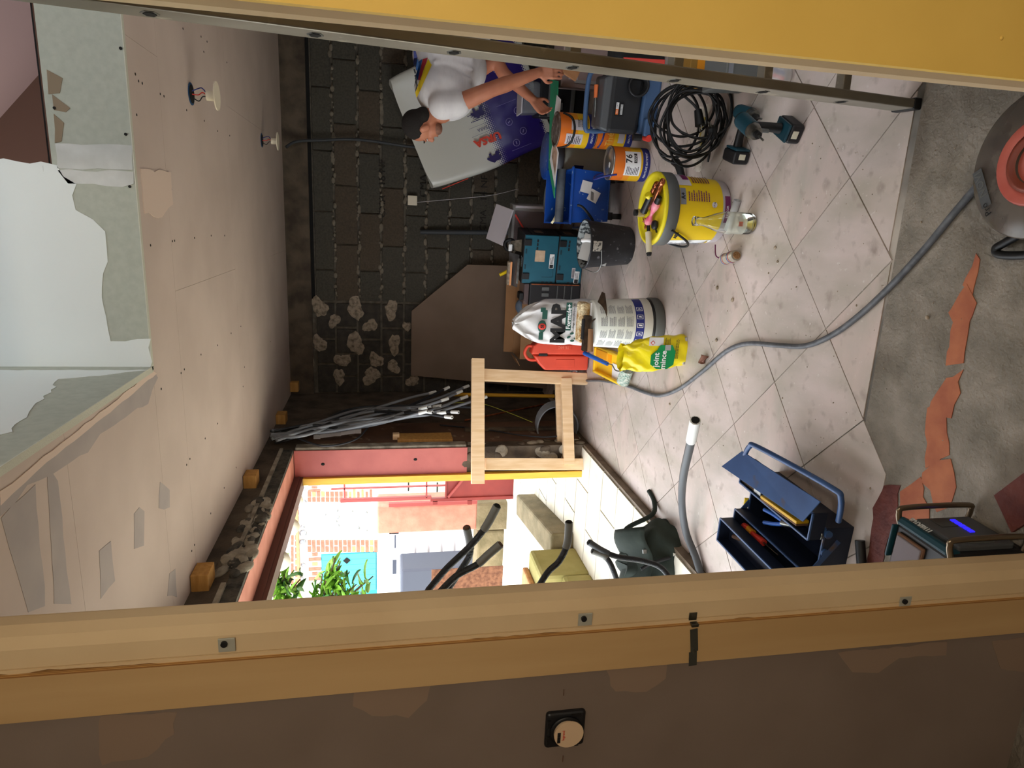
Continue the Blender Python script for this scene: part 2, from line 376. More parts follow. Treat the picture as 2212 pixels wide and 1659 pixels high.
wpatch([(110, 206), (150, 235), (140, 245), (118, 240)], _M['glue_stain'], 15, .004, nm='glue_stain'); wpatch([(116, 245), (138, 265), (134, 305), (119, 308)], _M['glue_stain'], 16, .004, nm='glue_stain')
wpatchx([(325, 800), (130, 820), (60, 900), (20, 935), (-60, 960), (-60, 800)], m_white, 17)
h = MB()
for x, y in [(260, 104), (271, 290), (280, 403), (117, 233)]:
    c = P(x, y, Y=HY1-.0155); h.cyl(c, c+Vec((0, .003, 0)), .005, n=8)
h.build('screw_heads', m_dark, wu, kind='stuff')
# ---- what shows of the upper floor: gable and sloping lining, plus an unseen frosted roof window added to light the green boards
a = P(0, 255, Y=4.6); b = P(85, 160, Y=4.6); sl = (a.z-b.z)/(b.x-a.x)
gx = MB().slab([(-.2, 4.6, 2.7), (2.3, 4.6, 2.7), (2.3, 4.6, 4.6), (-.2, 4.6, 4.6)], (0, .1, 0)); struct(gx.build('wall_gable', m_brown_up))
za = lambda x: a.z-sl*(x-a.x)
g2 = MB().slab([(a.x-.55, 2.85, za(a.x-.55)), (1.3, 2.85, za(1.3)), (1.3, 4.6, za(1.3)), (a.x-.55, 4.6, za(a.x-.55))], (.06, 0, .06)); struct(g2.build('ceiling_slope', m_attic))
struct(MB().box((.3, 5.6, 4.62), (4.2, 2.2, .1)).box((-1.25, 1.4, 4.62), (1.1, 2.8, .1)).box((1.6, 3.1, 4.62), (1.4, 5.4, .1)).box((.1, 3.6, 4.62), (1.8, 1.9, .1)).box((0.1, .1, 4.62), (1.8, .5, .1)).build('ceiling_attic', m_attic))
struct(MB().box((XR+.06, 3.2, 3.6), (.1, 6.8, 2.1)).box((.3, .0, 3.6), (4, .1, 2.1)).box((-1.3, 1.25, 3.6), (1.2, .1, 2.0)).build('wall_attic', m_attic))
m_frost = bpy.data.materials.new('added_frosted_pane'); m_frost.use_nodes = True
tt = m_frost.node_tree; tl = tt.nodes.new('ShaderNodeBsdfTranslucent'); tl.inputs[0].default_value = (.8, .82, .84, 1)
tt.links.new(tl.outputs[0], tt.nodes['Material Output'].inputs[0])
rw = struct(MB().box((-.75, 1.5, 4.66), (.06, 2.3, .08)).box((.9, 1.5, 4.66), (.06, 2.3, .08)).box((.07, .38, 4.66), (1.7, .06, .08)).box((.07, 2.62, 4.66), (1.7, .06, .08)).build('added_roof_window', m_wood))
MB().box((.07, 1.5, 4.67), (1.66, 2.2, .01)).build('pane', m_frost, rw)

# ---- back wall: mortar bed, every block a piece, older blockwork with plaster dabs on the left
wb = struct(MB().box((.3, YB+.12, 1.2), (4.1, .2, 2.6)).build('wall_back', m_mortar))
MB().box((.3, YB+.0, 2.345), (4.0, .05, .21)).build('concrete_lintel', m_oldconc, wb)
MB().box((.75, YB+.021, 2.226), (3.1, .008, .03)).build('gap', m_dark, wb)
zr = [2.026, 1.811, 1.611, 1.396, 1.196, .989, .778, .566, .355, .145, -.05]
def blk(x0, x1, z0, z1, m, jx=.006):
    dy = random.uniform(-.004, .004)
    MB().box(((x0+x1)/2, YB+.012+dy, (z0+z1)/2), (x1-x0-2*jx, .03, z1-z0-.02), rot=(0, random.uniform(-.003, .003), 0)).build('concrete_block', m, wb, bev=.004, seg=1)
LX = -.798
for k in range(len(zr)):
    z1 = 2.208 if k == 0 else zr[k-1]; z0 = zr[k]
    off = -.514 if k % 2 == 0 else -.282
    xs = [LX]+[off+.5185*t for t in range(6)]
    xs = [x for x in xs if x < XR]+[XR]
    for x0, x1 in zip(xs, xs[1:]):
        if x1-x0 > .06: blk(x0, x1, z0, z1, m_block if random.random() < .62 else m_block2)
sq = MB()                       # mortar squeezed out of the bed joints
for z in zr[:-1]:
    x = LX+.05
    while x < 1.6:
        if random.random() < .75:
            s = random.uniform(.006, .02); sq.ell((x, YB-.004, z+random.uniform(-.012, .012)), (s*random.uniform(1, 2.4), .008, s), n=4)
        x += random.uniform(.02, .06)
sq.build('mortar_squeeze', mat('mortar_pale', (104, 95, 81), .95, col2=(124, 114, 98), ns=20, bump=.6, bs=60), wb, kind='stuff')
m_oldblk = mat('old_block', (52, 48, 42), .95, col2=(68, 62, 54), ns=20, bump=.6, bs=90)
zo = [2.21, 2.03, 1.83, 1.61, 1.40, 1.2, .99, .78, .57, .36, .15, -.05]
for k in range(len(zo)-1):
    xs = [LX-.01, -1.05, -1.30, -1.52, XL] if k % 2 else [LX-.01, -1.16, -1.40, XL]
    for x1, x0 in zip(xs, xs[1:]): blk(x0, x1, zo[k+1], zo[k], m_oldblk, .012)
def dab(x, z, rx, rz, sd):
    rr = random.Random(sd); mb = MB(); n = 22
    ph = [rr.uniform(.93, 1.05)*(1+.2*math.sin(2*6.283*q/n+sd)+.13*math.sin(3*6.283*q/n+2.1*sd)+.07*math.sin(7*6.283*q/n+sd*3)) for q in range(n)]
    ring = lambda k, q, y: (x+rx*q*ph[k % n]*math.cos(6.283*k/n), y, z+rz*q*ph[k % n]*math.sin(6.283*k/n))
    y0 = YB-.004
    vs = [ring(k, 1, y0) for k in range(n)]+[ring(k, .72, y0-.012*rr.uniform(.6, 1.3)) for k in range(n)]+[ring(k, .35, y0-.012*rr.uniform(.2, 1.4)) for k in range(n)]+[(x, y0-.004, z)]
    fs = [(j*n+k, j*n+k+n, j*n+(k+1) % n+n, j*n+(k+1) % n) for j in (0, 1) for k in range(n)]+[(2*n+k, 3*n, 2*n+(k+1) % n) for k in range(n)]
    mb.add(vs, fs, 0, True).build('plaster_dab', m_dab, wb)
for k, (x, y, a, b) in enumerate([(690, 663, 16, 20), (768, 666, 18, 22), (845, 670, 15, 20), (722, 693, 12, 14), (800, 703, 14, 16), (879, 705, 8, 12), (690, 742, 14, 18), (768, 742, 20, 22), (852, 744, 14, 20), (648, 727, 16, 18), (655, 790, 22, 34),
                                  (740, 778, 16, 16), (812, 777, 14, 18), (850, 792, 14, 14), (733, 813, 14, 16), (802, 812, 20, 18), (891, 822, 14, 14), (642, 513, 14, 16), (647, 552, 14, 12), (642, 652, 12, 16), (648, 615, 10, 10), (640, 110, 8, 16)]):
    c = P(x, y, Y=YB); dab(c.x, c.z, b/225, a/225, k)
# faint pressed-in maker's marks of the blocks
m_emb = mat('embossed', (40, 37, 32), .95)
for x, y, s in [(826, 408, 'CMA . 18 NF'), (915, 370, 'CMA 14 NF'), (1045, 440, 'CMA . 14 NF'), (868, 470, 'NF')]:
    c = P(x, y, Y=YB-.006)
    if s != 'NF': txt(s, .085, m_emb, wb, (c.x, YB-.008, c.z), (R(90), 0, 0), sx=1.1)

# ---- left wall with the wide doorway to the yard
JY0, JY1, LZ = 1.75, 4.725, 2.235
wl = struct(MB().box((XL-.13, (JY0+JY1)/2, (2.31+2.7)/2), (.26, JY1-JY0+.02, .39)).box((XL-.13, (JY1+YB+.2)/2, 1.3), (.26, YB-JY1+.2, 2.7)).box((XL-.13, JY0-.4, 1.3), (.26, .8, 2.7)).build('wall_left', m_oldconc))
MB().box((XL+.006, 3.9, 2.316), (.03, 1.65, .022)).build('plaster_ledge', m_stone, wl)
MB().box((XL+.006, 2.65, 2.316), (.03, .5, .022)).build('plaster_ledge', m_stone, wl)
MB().box((XL-.02, 3.25, 2.272), (.05, 2.96, .07)).build('rough_band', m_stoned, wl)
MB().box((XL-.115, 3.24, LZ+.006), (.19, 2.97, .012)).build('painted_soffit', m_pinkp, wl)
rr = random.Random(5); st = MB(); sd = MB()
for k in range(70):
    y = 3.0+rr.random()*.85; s = rr.uniform(.015, .05); zz = rr.uniform(2.25, 2.36)
    (sd if rr.random() < .35 else st).ell((XL+rr.uniform(-.01, .012), y, zz), (.02, s*1.3, s*.7), n=5, rot=(rr.uniform(-.6, .6), 0, 0))
st.build('broken_plaster', m_stone, wl, kind='stuff'); sd.build('exposed_flint', m_stoned, wl, kind='stuff')
# far jamb
t2 = struct(MB().box(((XL-1.89)/2, JY1-.006, 1.6), (.205, .014, 1.26)).build('trim_2', m_redp))
MB().ell((-1.79, JY1-.012, 2.03), (.012, .006, .014), n=6).ell((-1.77, JY1-.012, 1.36), (.012, .006, .014), n=6).build('hole', m_dark, t2)
struct(MB().box((-1.915, JY1-.02, 1.14), (.05, .05, 2.19)).build('trim_3', m_yelp))
struct(MB().box((-1.93, 3.25, 2.205), (.09, 2.96, .07)).box((-1.887, 3.25, 2.20), (.012, 2.96, .014)).build('trim_4', m_brnrail))
MB().box((XL+.002, JY1+.045, 1.6), (.035, .085, 1.25)).build('cracked_render', m_stone, wl, bev=.008)
rr = random.Random(8)
for k in range(26):
    y = JY1+rr.uniform(-.02, .12); z = rr.uniform(.05, .98)
    mb = MB(); mb.ell((XL+rr.uniform(-.16, -.03), JY1-.002, z), (rr.uniform(.03, .055), .014, rr.uniform(.03, .07)), n=7, rot=(0, rr.uniform(-.5, .5), 0)) if k % 2 else mb.ell((XL+.002, y+.05, z), (.013, rr.uniform(.025, .05), rr.uniform(.03, .06)), n=7, rot=(rr.uniform(-.5, .5), 0, 0))
    mb.build('stone', [m_stone, m_oldconc][k % 3 == 1], wl)
m_hard = mat('hardboard', (104, 74, 54), .85, col2=(84, 60, 46), ns=5, bump=.2, bs=20); layer(m_hard, (150, 128, 104), 9, .62, .7)
MB().box((XL+.008, 5.07, 1.1), (.016, .46, 2.1)).build('hardboard_panel', m_hard, wl)
MB().box((XL+.02, 4.90, 1.28), (.03, .16, .42)).build('board_piece', m_woodblk, wl, bev=.003)
MB().box((XL+.03, 4.90, 1.50), (.06, .05, .05)).build('wood_block', m_wood, wl, bev=.003)
MB().box((XL+.03, 5.06, .35), (.02, .05, 1.2)).build('conduit_strip', m_oldconc, wl)
# packers between wall and ceiling
for k, (x, y) in enumerate([(545, 1047), (447, 1262), (608, 912)]):
    c = P(x, y, X=XL); MB().box((XL+.035, c.y, 2.41), (.09, .12, .075)).build('packer', m_woodblk, wl, bev=.003)
MB().box((-1.6, YB-.05, 2.41), (.09, .1, .075)).build('packer', m_woodblk, wb, bev=.003)
struct(MB().box((XR+.05, 3.9, 1.3), (.1, 5.4, 2.7)).build('wall_right', m_oldconc))

# ---- wall with the doorway we look through
wf = struct(MB().box((-1.35, (YN+YF)/2+.003, 1.35), (1.04, YF-YN-.01, 2.9)).build('wall_front', m_brownwall))
JX = P(1106, 1255, Y=YF).x; JXR = P(1106, 91, Y=YF).x
px1 = P(1106, 1379, Y=YN-.012).x; GX = px1+.007
MB().box((px1-.03, YN+.045, 1.35), (.12, .01, 2.9)).build('gap_shade', m_dark, wf)  # near-black strip, puts the shade of the slit beside the ply into colour
jr = MB()                        # rounded plaster reveal, left
prof = [(JX-.30, YF), (JX-.012, YF), (JX, YF-.014), (JX, YN+.03), (JX-.01, YN+.008), (JX-.03, YN-.002), (GX, YN-.004), (GX, YN+.03)]
jr.prism(prof[::-1], 2.9, T=Mat.Translation((0, 0, -.1))); jr.build('plaster_reveal', m_beige, wf, bev=.004)
# ragged filler along the ply strip with fixing plates
rag = MB(); rr = random.Random(3); zs = [-.1+.02*k for k in range(146)]; wv = 0; pl = []
for z in zs: wv = max(-.001, min(.0095, wv+rr.uniform(-.003, .003))); pl.append((GX+.001-wv, z+rr.uniform(-.006, .006)))
rag.prism(pl+[(GX+.002, zs[-1]), (GX+.002, zs[0])], .003, T=Mat(((1, 0, 0, 0), (0, 0, -1, YN-.0035), (0, 1, 0, 0), (0, 0, 0, 1)))).build('filler_ridge', m_beige, wf)
px1 = P(1106, 1379, Y=YN-.012).x; px0 = P(1106, 1464, Y=YN-.012).x
t5 = struct(MB().box(((px0+px1)/2, YN-.008, 1.35), (px1-px0, .014, 2.9)).build('trim_5', m_ply, bev=.0008))
for k in range(7): MB().box((px1+.0006, YN-.0140+k*.00215, 1.35), (.0016, .0021, 2.9)).build('ply_layer', [m_plyedge, m_plyedge2][k % 2], t5)
for x, y in [(490, 1393), (1264, 1338), (1955, 1301)]:
    c = P(x, y, Y=YN-.006); f = MB().box((c.x, YN-.006, c.z), (.028, .003, .03)).build('fixing_plate', mat('zinc_plate', (176, 174, 160), .5, .25), wf, bev=.001)
    MB().cyl((c.x+.004, YN-.012, c.z+.004), (c.x+.004, YN-.004, c.z+.004), .006).build('screw', m_black, f)
for k, (px, sd) in enumerate([([(210, 1550), (380, 1545), (370, 1590), (320, 1640), (215, 1660)], 31), ([(765, 1490), (930, 1480), (925, 1520), (880, 1555), (800, 1550), (765, 1530)], 32), ([(1312, 1450), (1445, 1440), (1440, 1470), (1400, 1500), (1330, 1500)], 33), ([(1815, 1415), (1960, 1400), (2050, 1390), (2050, 1420), (1950, 1425), (1900, 1460), (1845, 1455)], 34), ([(2150, 1390), (2230, 1380), (2230, 1455), (2165, 1450)], 35)]):
    poly = jag([(lambda v: (v.x, v.z))(P(x, y, Y=YN)) for x, y in px], .003, sd, .02)
    MB().prism(poly, .0008, T=Mat(((1, 0, 0, 0), (0, 0, -1, YN+.0082), (0, 1, 0, 0), (0, 0, 0, 1)))).build('filler_patch', mat('filler_brown', (140, 118, 100), .8), wf)
rj = MB(); prof = [(JXR, YF), (JXR+.3, YF), (JXR+.3, YN+.003), (JXR+.045, YN+.003), (JXR+.03, YN+.006), (JXR+.012, YN+.018), (JXR, YN+.04)]
wr = struct(rj.prism(prof, 2.9, T=Mat.Translation((0, 0, -.1))).build('wall_front_right', m_beige, bev=.006))
yx0 = P(1106, 57, Y=YN-.011).x
MB().box((yx0+.6, YN-.004, 1.35), (1.2, .014, 2.9)).build('yellow_panel', m_yellow, wr)
MB().ell((P(2165, 82, Y=YN-.012).x, YN-.011, P(2165, 82, Y=YN-.012).z), (.004, .002, .004), n=6).build('nib', m_yellow, wr)
struct(MB().box((0, -1.7, 1.2), (3.9, .1, 2.9)).build('wall_rear', m_brownwall))
struct(MB().box((-1.9, -.2, 1.2), (.1, 3, 2.9)).box((1.5, -.2, 1.2), (.1, 3, 2.9)).build('wall_side', m_brownwall))
struct(MB().box((0, -.2, 2.55), (3.9, 2.9, .1)).build('ceiling_passage', m_white))
# ================================================================== YARD
EX = .05
m_pave = mat('pale_paver', (226, 220, 204), .85, col2=(206, 198, 178), ns=3, bump=.2, bs=30)
m_bed = mat('paver_joint', (170, 164, 140), .95, col2=(140, 150, 110), ns=6)
m_flintw = mat('lime_render', (236, 232, 222), .95, col2=(216, 210, 200), ns=6, bump=.4, bs=20)
m_brick = mat('brick_orange', (184, 110, 90), .9, col2=(168, 92, 74), ns=20)
m_brick2 = mat('brick_yellow', (208, 156, 104), .9, col2=(188, 128, 88), ns=20)
m_flint = mat('flint', (120, 122, 128), .5, col2=(180, 180, 184), ns=40)
m_turq = mat('turquoise_paint', (70, 176, 196), .6)
m_cream = mat('cream_paint', (226, 214, 190), .7)
m_whitep = mat('white_paint', (235, 235, 238), .6)
m_greyd = mat('grey_paint', (66, 70, 82), .6)
m_gate = mat('red_steel', (134, 44, 36), .45, col2=(124, 38, 32), ns=6)
m_gate2 = mat('faded_red_steel', (150, 62, 56), .5)
m_conc = mat('yard_concrete', (128, 114, 86), .95, col2=(100, 90, 64), ns=5, bump=.8, bs=30)
m_tanblk = mat('tan_block', (164, 152, 96), .9, col2=(140, 132, 72), ns=4, bump=.3, bs=30)
m_leaf = mat('laurel_leaf', (110, 164, 50), .45, col2=(160, 204, 80), ns=9)
m_leafd = mat('laurel_leaf_dark', (50, 96, 34), .45)
m_stem = mat('stem', (86, 66, 44), .9)
m_osb = mat('chipboard', (122, 82, 58), .9, col2=(88, 54, 36), ns=26)

gd = struct(MB().box((-9.5, 6, EX-.17), (15.58, 16, .3)).build('ground', m_bed))
rr = random.Random(2)
y = 1.2; row = 0
while y < 9.2:
    x = -1.74-(.3 if row % 2 else 0); first = True
    while x > -6.5:
        wd = .60 if not (first and row % 2) else .30
        x1 = -1.698 if first else x; x0 = x1-wd if first else x-wd
        MB().box(((x0+x1)/2, y+.15, EX-.01), (x1-x0-.012, .288, .04), rot=(rr.uniform(-.004, .004), 0, 0)).build('paver', m_pave, gd)
        x = x0; first = False
    y += .30; row += 1

def fbox(x0, y0, x1, y1, Y, th=.05, yo=0):
    """frontal box whose face at depth Y spans two sighted corners (x = height, y = across)"""
    xm, ym = (x0+x1)/2, (y0+y1)/2
    a = P(xm, y0, Y=Y); b = P(xm, y1, Y=Y); a.z = P(x0, ym, Y=Y).z; b.z = P(x1, ym, Y=Y).z
    return ((a.x+b.x)/2, Y+th/2+yo, (a.z+b.z)/2), (abs(a.x-b.x), th, abs(a.z-b.z))
def FB(mb, x0, y0, x1, y1, Y, th=.05, m=0, yo=0): return mb.box(*fbox(x0, y0, x1, y1, Y, th, yo), m=m)

# neighbour's house: lime and flint wall, brick dressings
HY = 11.0
hs = thing('neighbour_house', 'whitewashed flint house with orange brick dressings across the yard', 'house', (-5.5, HY+.2, 0))
inv = hs.matrix_basis.inverted()
def hb(mb, name, m, parent=hs, **k):
    o = mb.build(name, m, parent, **k); o.location = -Vec((-5.5, HY+.2, 0)); return o
hb(MB().box((-6.2, HY+.2, 1.9), (10.5, .4, 4.6)), 'wall', m_flintw)
def brick(xc, yc, lx, ly, Y=HY, par=hs):
    """lx = size along the picture's x (height), ly = across"""
    c, dm = fbox(xc-lx/2, yc-ly/2, xc+lx/2, yc+ly/2, Y-.02, .03)
    o = MB().box((0, 0, 0), dm).build('brick', m_brick2 if rr.random() < .22 else m_brick, par)
    o.location = Vec(c)-(Vec((-5.5, HY+.2, 0)) if par is hs else Vec((0, 0, 0)))
for k in range(16):                                     # quoin beside the shutter
    xc = 668+k*9.6; e = k % 2
    if e: brick(xc, 1180, 7, 25)
    else: brick(xc, 1173, 7, 11); brick(xc, 1187, 7, 11)
for k in range(6): brick(680, 1198+k*10.5, 27 if k % 2 else 12, 6.5)       # soldier course over the shutter
for k in range(9):                                      # quoin beside the blue window
    xc = 668+k*9.8
    brick(xc, 1080, 7, 9); brick(xc, 1068, 7, 11)
for k in range(6):
    xc = 756+k*9; brick(xc, 1068, 5, 20 if k % 2 else 10)
    if k % 2 == 0: brick(xc, 1077, 5, 8)
for k in range(3): brick(679, 1047+k*6.5, 26 if k != 1 else 12, 4)
for k in range(16): brick(631, 1090+k*12, 5, 8 if k % 3 else 16)
for k in range(15): brick(641, 1094+k*13.5, 7, 9)
for x, y, s in [(655, 1057, 5), (656, 1085, 6), (654, 1138, 5), (655, 1152, 8), (654, 1171, 7), (655, 1220, 5), (651, 1250, 5), (726, 1103, 5), (728, 1118, 6), (730, 1136, 4), (758, 1105, 5), (772, 1141, 6), (788, 1108, 6), (791, 1146, 3), (726, 1127, 3), (702, 1112, 3)]:
    c = P(x, y, Y=HY-.01)
    hb(MB().ell(tuple(c), (s/125, .03, s/125), n=7), 'flint', m_flint)
hb(FB(MB(), 615, 1040, 650, 1048, HY, .1), 'cornice', m_cream)
hb(FB(MB(), 640, 1050, 646, 1275, HY, .06, yo=-.06), 'cornice_moulding', m_brick2)
wd = hb(FB(MB(), 692, 1030, 733, 1046, HY, .06, yo=-.05), 'window_frame', m_whitep)
o = hb(FB(MB(), 698, 1030, 730, 1042, HY, .02, yo=-.06), 'window_pane', mat('blue_blind', (50, 110, 190), .4), wd); o.location = (0, 0, 0)
sh = hb(FB(MB(), 695, 1194, 814, 1290, HY, .03, yo=-.01), 'shutter', mat('turquoise_gap', (48, 140, 160), .8))
for k in range(7):
    y0 = 1195+k*11.6; MB_ = FB(MB(), 696, y0+.2, 812, y0+11.5, HY, .02, yo=-.03); o = hb(MB_, 'plank', m_turq, sh, bev=.003); o.location = (0, 0, 0)
c = P(749, 1211, Y=HY-.04); o = hb(MB().box(tuple(c), (.09, .012, .09), rot=(0, R(45), 0)), 'diamond_hole', m_dark, sh); o.location = (0, 0, 0)

# garage door
gg = thing('garage_door', 'white sectional door behind the salmon gate pillar', 'garage door', (-6, 9.0, 0)); off = Vec((-6, 9.0, 0))
def gb(mb, name, m, T=gg, o_=off, **k):
    o = mb.build(name, m, T, **k); o.location = -o_; return o
gb(FB(MB(), 862, 1148, 1082, 1290, 9.0, .06), 'door_leaf', m_whitep, bev=.02)
for k in range(7): gb(FB(MB(), 872+k*28, 1150, 896+k*28, 1290, 9.0, .04, yo=-.02), 'door_panel', m_whitep, bev=.01)
fr = gb(FB(FB(MB(), 840, 1150, 862, 1243, 8.95, .05), 840, 1143, 1082, 1149, 8.95, .05), 'door_frame', m_whitep, bev=.004)
o = FB(MB(), 852, 1156, 855, 1184, 8.94, .01).build('mark', m_greyd, fr)
o = FB(MB(), 848, 1210, 856, 1240, 8.94, .01).build('mark', m_greyd, fr)
tag(MB().box(*fbox(866, 1226, 1100, 1300, 8.3, .5)).build('storage_bench', m_greyd, bev=.03), 'dark grey bench unit in front of the white door', 'bench')
FB(MB(), 862, 1241, 874, 1252, 8.93, .05).build('lock_box', m_whitep, fr)
tag(FB(MB(), 932, 1228, 1085, 1300, 6.2, .02).build('chipboard_sheet', m_osb), 'brown chipboard sheet standing outside beyond the black ducts', 'board')

# gate pillar and low wall
PY = 7.6
gp = thing('gate_pillar', 'salmon painted gate pillar on a rough concrete plinth', 'pillar', (0, 0, 0))
FB(MB(), 815, 1092, 1031, 1149, PY, .42).build('shaft', mat('pillar_paint', (208, 128, 106), .8, col2=(196, 112, 92), ns=9, bump=.3, bs=40), gp, bev=.02)
FB(MB(), 1030, 1087, 1112, 1146, PY-.04, .55).build('plinth', m_conc, gp, bev=.03)
FB(MB(), 840, 1085, 1031, 1092, PY-.05, .05).build('hinge_post', m_gate2, gp)
lw = thing('stone_border', 'low mossy concrete kerb running from the gate pillar to the steps', 'border')
FB(MB(), 1030, 1146, 1112, 1260, PY+.1, .4).build('back_section', m_conc, lw, bev=.03)
a, b = P(1115, 1090, Z=.25), P(1190, 1182, Z=.25)
MB().beam((a.x, a.y, .14), (b.x, b.y, .14), .22, .22).build('kerb', m_conc, lw, bev=.02)
stp = thing('step_block', 'greenish tan stone step block beside the kerb wall', 'step')
c1 = P(1130, 1185, Z=.42)
MB().box((c1.x-.30, c1.y-.5, .24), (.9, .42, .4)).build('tread', m_tanblk, stp, bev=.03)
MB().box((c1.x-.30, c1.y-.96, .16), (.9, .5, .24)).build('lower_tread', m_tanblk, stp, bev=.03)
for k in range(3): MB().box((c1.x-.10-k*.22, c1.y-.5, .465), (.2, .4, .05)).build('coping_stone', m_brick2, stp, bev=.015)

# gate leaf
GY = 7.25
gt = thing('metal_gate', 'rust red steel gate leaf with sheet panel below open bars', 'gate')
FB(MB(), 963, 1028, 1124, 1074, GY, .01).build('sheet_panel', m_gate, gt)
FB(MB(), 930, 1074, 1127, 1081, GY-.02, .05).build('stile', m_gate, gt, bev=.004)
FB(MB(), 735, 1076, 932, 1083, GY-.02, .05).build('stile', m_gate2, gt, bev=.004)
for x in (742, 920, 962, 1121): FB(MB(), x, 1020, x+3.5, 1076, GY-.02, .04).build('rail', m_gate2 if x < 950 else m_gate, gt, bev=.003)
FB(MB(), 715, 1052, 962, 1054.5, GY-.02, .03).build('bar', m_gate2, gt)
a, b = P(968, 1074, Y=GY-.03), P(1008, 1026, Y=GY-.03)
MB().beam(a, b, .025, .025, (0, 1, 0)).build('brace', m_gate2, gt)
for x, y in ((935, 1082), (1010, 1082)): FB(MB(), x, y, x+10, y+8, GY-.02, .03).build('hinge', m_gate, gt)
for x, y in ((881, 1050), (943, 1052)): hb(FB(MB(), x, y-10, x+2.5, y+10, HY, .03, yo=-.03), 'strap_hinge', m_dark)
# eaves brackets of the own house
for k, (x, y) in enumerate(((638, 1081), (628, 1138), (605, 1212))):
    c = P(x, y, Y=[5.2, 4.4, 3.7][k])
    o = MB().lathe([(.05, -.02), (.056, 0), (.05, .02), (.0, .02)], 14, T=Mat.Translation(c) @ Euler((R(90), 0, 0)).to_matrix().to_4x4(), a0=math.pi, a1=2*math.pi).build('eaves_bracket', m_cream, bpy.data.objects['trim_4'], solid=.01)
# laurel outside the doorway
lv = MB()
lv.grid(lambda u, v: (( (v-.5)*.034*math.sin(math.pi*min(max(u, .02), .98))**.7), u*.11, -.03*u*u+.010*abs(v-.5)*2), 6, 2)
leafs = [lv.build('leaf', m, None) for m in (m_leaf, m_leafd)]
for o in leafs: o.hide_render = False
first = [True, True]
def laurel(name, label, pts, n, sd):
    node_ = Vec(pts[0]); node_.x -= .12
    rr = random.Random(sd); t = thing(name, label, 'shrub', tuple(pts[0])); t.location.z = EX; t.location.x -= .35
    mb = MB(); o0 = Vec(pts[0]); o0.z = EX; pts = [o0]+list(pts[1:]); o0.x -= .35
    nd = node_ - o0; mb.tube([(0, 0, 0), nd*.6, nd], .012, n=6)
    for p in pts[1:]: mb.tube([nd, nd.lerp(p-o0, .5)+Vec((0, 0, .05)), p-o0], .005, n=5)
    mb.build('stem', m_stem, t)
    for k in range(n):
        p = rr.choice(pts[1:]); f = rr.uniform(.35, 1.03); c = nd.lerp(p-o0, f)+Vec((rr.uniform(-.03, .03), rr.uniform(-.03, .03), rr.uniform(-.02, .03)))
        w = 0 if rr.random() < .7 else 1
        if first[w]: o = leafs[w]; first[w] = False
        else: o = leafs[w].copy(); COL.objects.link(o)
        o.parent = t; o.location = c; o.rotation_euler = (rr.uniform(-.5, 1.1), rr.uniform(-.8, .8), rr.uniform(0, 6.28)); s = rr.uniform(.7, 1.25); o.scale = (s, s, s)
b0 = P(615, 1300, Y=3.9)
LAU = laurel('laurel_shrub', 'leafy green laurel at the yard side of the lintel, with narrow pale leaves', [b0]+[P(x, y, Y=3.9) for x, y in ((610, 1222), (618, 1238), (628, 1250), (603, 1255), (648, 1252), (640, 1262))], 90, 4)
b1 = P(725, 1310, Y=4.25)
laurel('laurel_shrub', 'leafy green laurel in front of the turquoise shutter', [b1]+[P(x, y, Y=4.25) for x, y in ((724, 1206), (735, 1215), (708, 1235), (696, 1240), (720, 1240), (680, 1252), (735, 1250), (755, 1235), (806, 1245), (795, 1252), (770, 1262))], 140, 5)
# ================================================================== THINGS ON THE FLOOR AND ALONG THE BACK WALL
m_w = mat('white_print', (236, 236, 234), .5)
m_k = mat('black_print', (20, 20, 22), .5)
m_gry = mat('grey_print', (120, 122, 130), .6)
m_ylw = mat('yellow_print', (226, 190, 12), .42)
m_ylwlid = mat('yellow_lid', (224, 206, 30), .4)
m_dgry = mat('dark_grey_plastic', (92, 94, 92), .5)
m_lgry = mat('light_grey_print', (196, 188, 190), .45)
m_purp = mat('purple_print', (104, 28, 78), .45)
m_blueb = mat('navy_print', (34, 44, 120), .45)
m_copper = mat('copper', (190, 120, 84), .35, 1, col2=(150, 84, 56), ns=30)
m_alu = mat('aluminium', (150, 144, 132), .5, .65, col2=(118, 110, 96), ns=5, stretch=(1, 1, .4)); layer(m_alu, (196, 186, 168), 9, .6, .68)
m_rub = mat('rubber', (16, 16, 17), .5)
m_cord = mat('grey_cord', (72, 74, 78), .5, col2=(96, 97, 100), ns=30)
m_teal = mat('teal_plastic', (18, 84, 102), .45, col2=(24, 94, 112), ns=6)
m_tealdk = mat('teal_dark', (16, 56, 68), .45)

def bag_cloth(mb, prof_fn, nu=24, nv=16, m=0): return mb.grid(prof_fn, nu, nv, m)

# ---- aluminium ladder in the stair hole
L0 = P(1985, 235, Z=0); L1 = CAMO+(P(320, 18, Y=1)-CAMO).normalized()*0
zf = (L0-CAMO).dot(d_); vv = d_+r_*((1659-18)-829.5)/CF+u_*(1106-320)/CF
L1 = CAMO+vv*(zf/1.683); ld = (L1-L0).normalized(); LW = .36
lx = Vec((1, 0, 0)); lx = (lx-ld*lx.dot(ld)).normalized(); ly = ld.cross(lx)*-1
ly = lx.cross(ld)*-1 if (lx.cross(ld)).y < 0 else lx.cross(ld)
lad = thing('ladder', 'aluminium ladder leaning up through the stair hole beside the doorway', 'ladder', tuple(L0))
TL = Mat(((lx.x, ly.x, ld.x, 0), (lx.y, ly.y, ld.y, 0), (lx.z, ly.z, ld.z, 0), (0, 0, 0, 1)))
RP = (L1-L0).length/6.97; LL = 3.0
for k, x in enumerate((.0135, LW)):
    MB().box((x, .036, LL/2+.005), (.027, .072, LL), T=TL).build('rail', m_alu, lad, bev=.004)
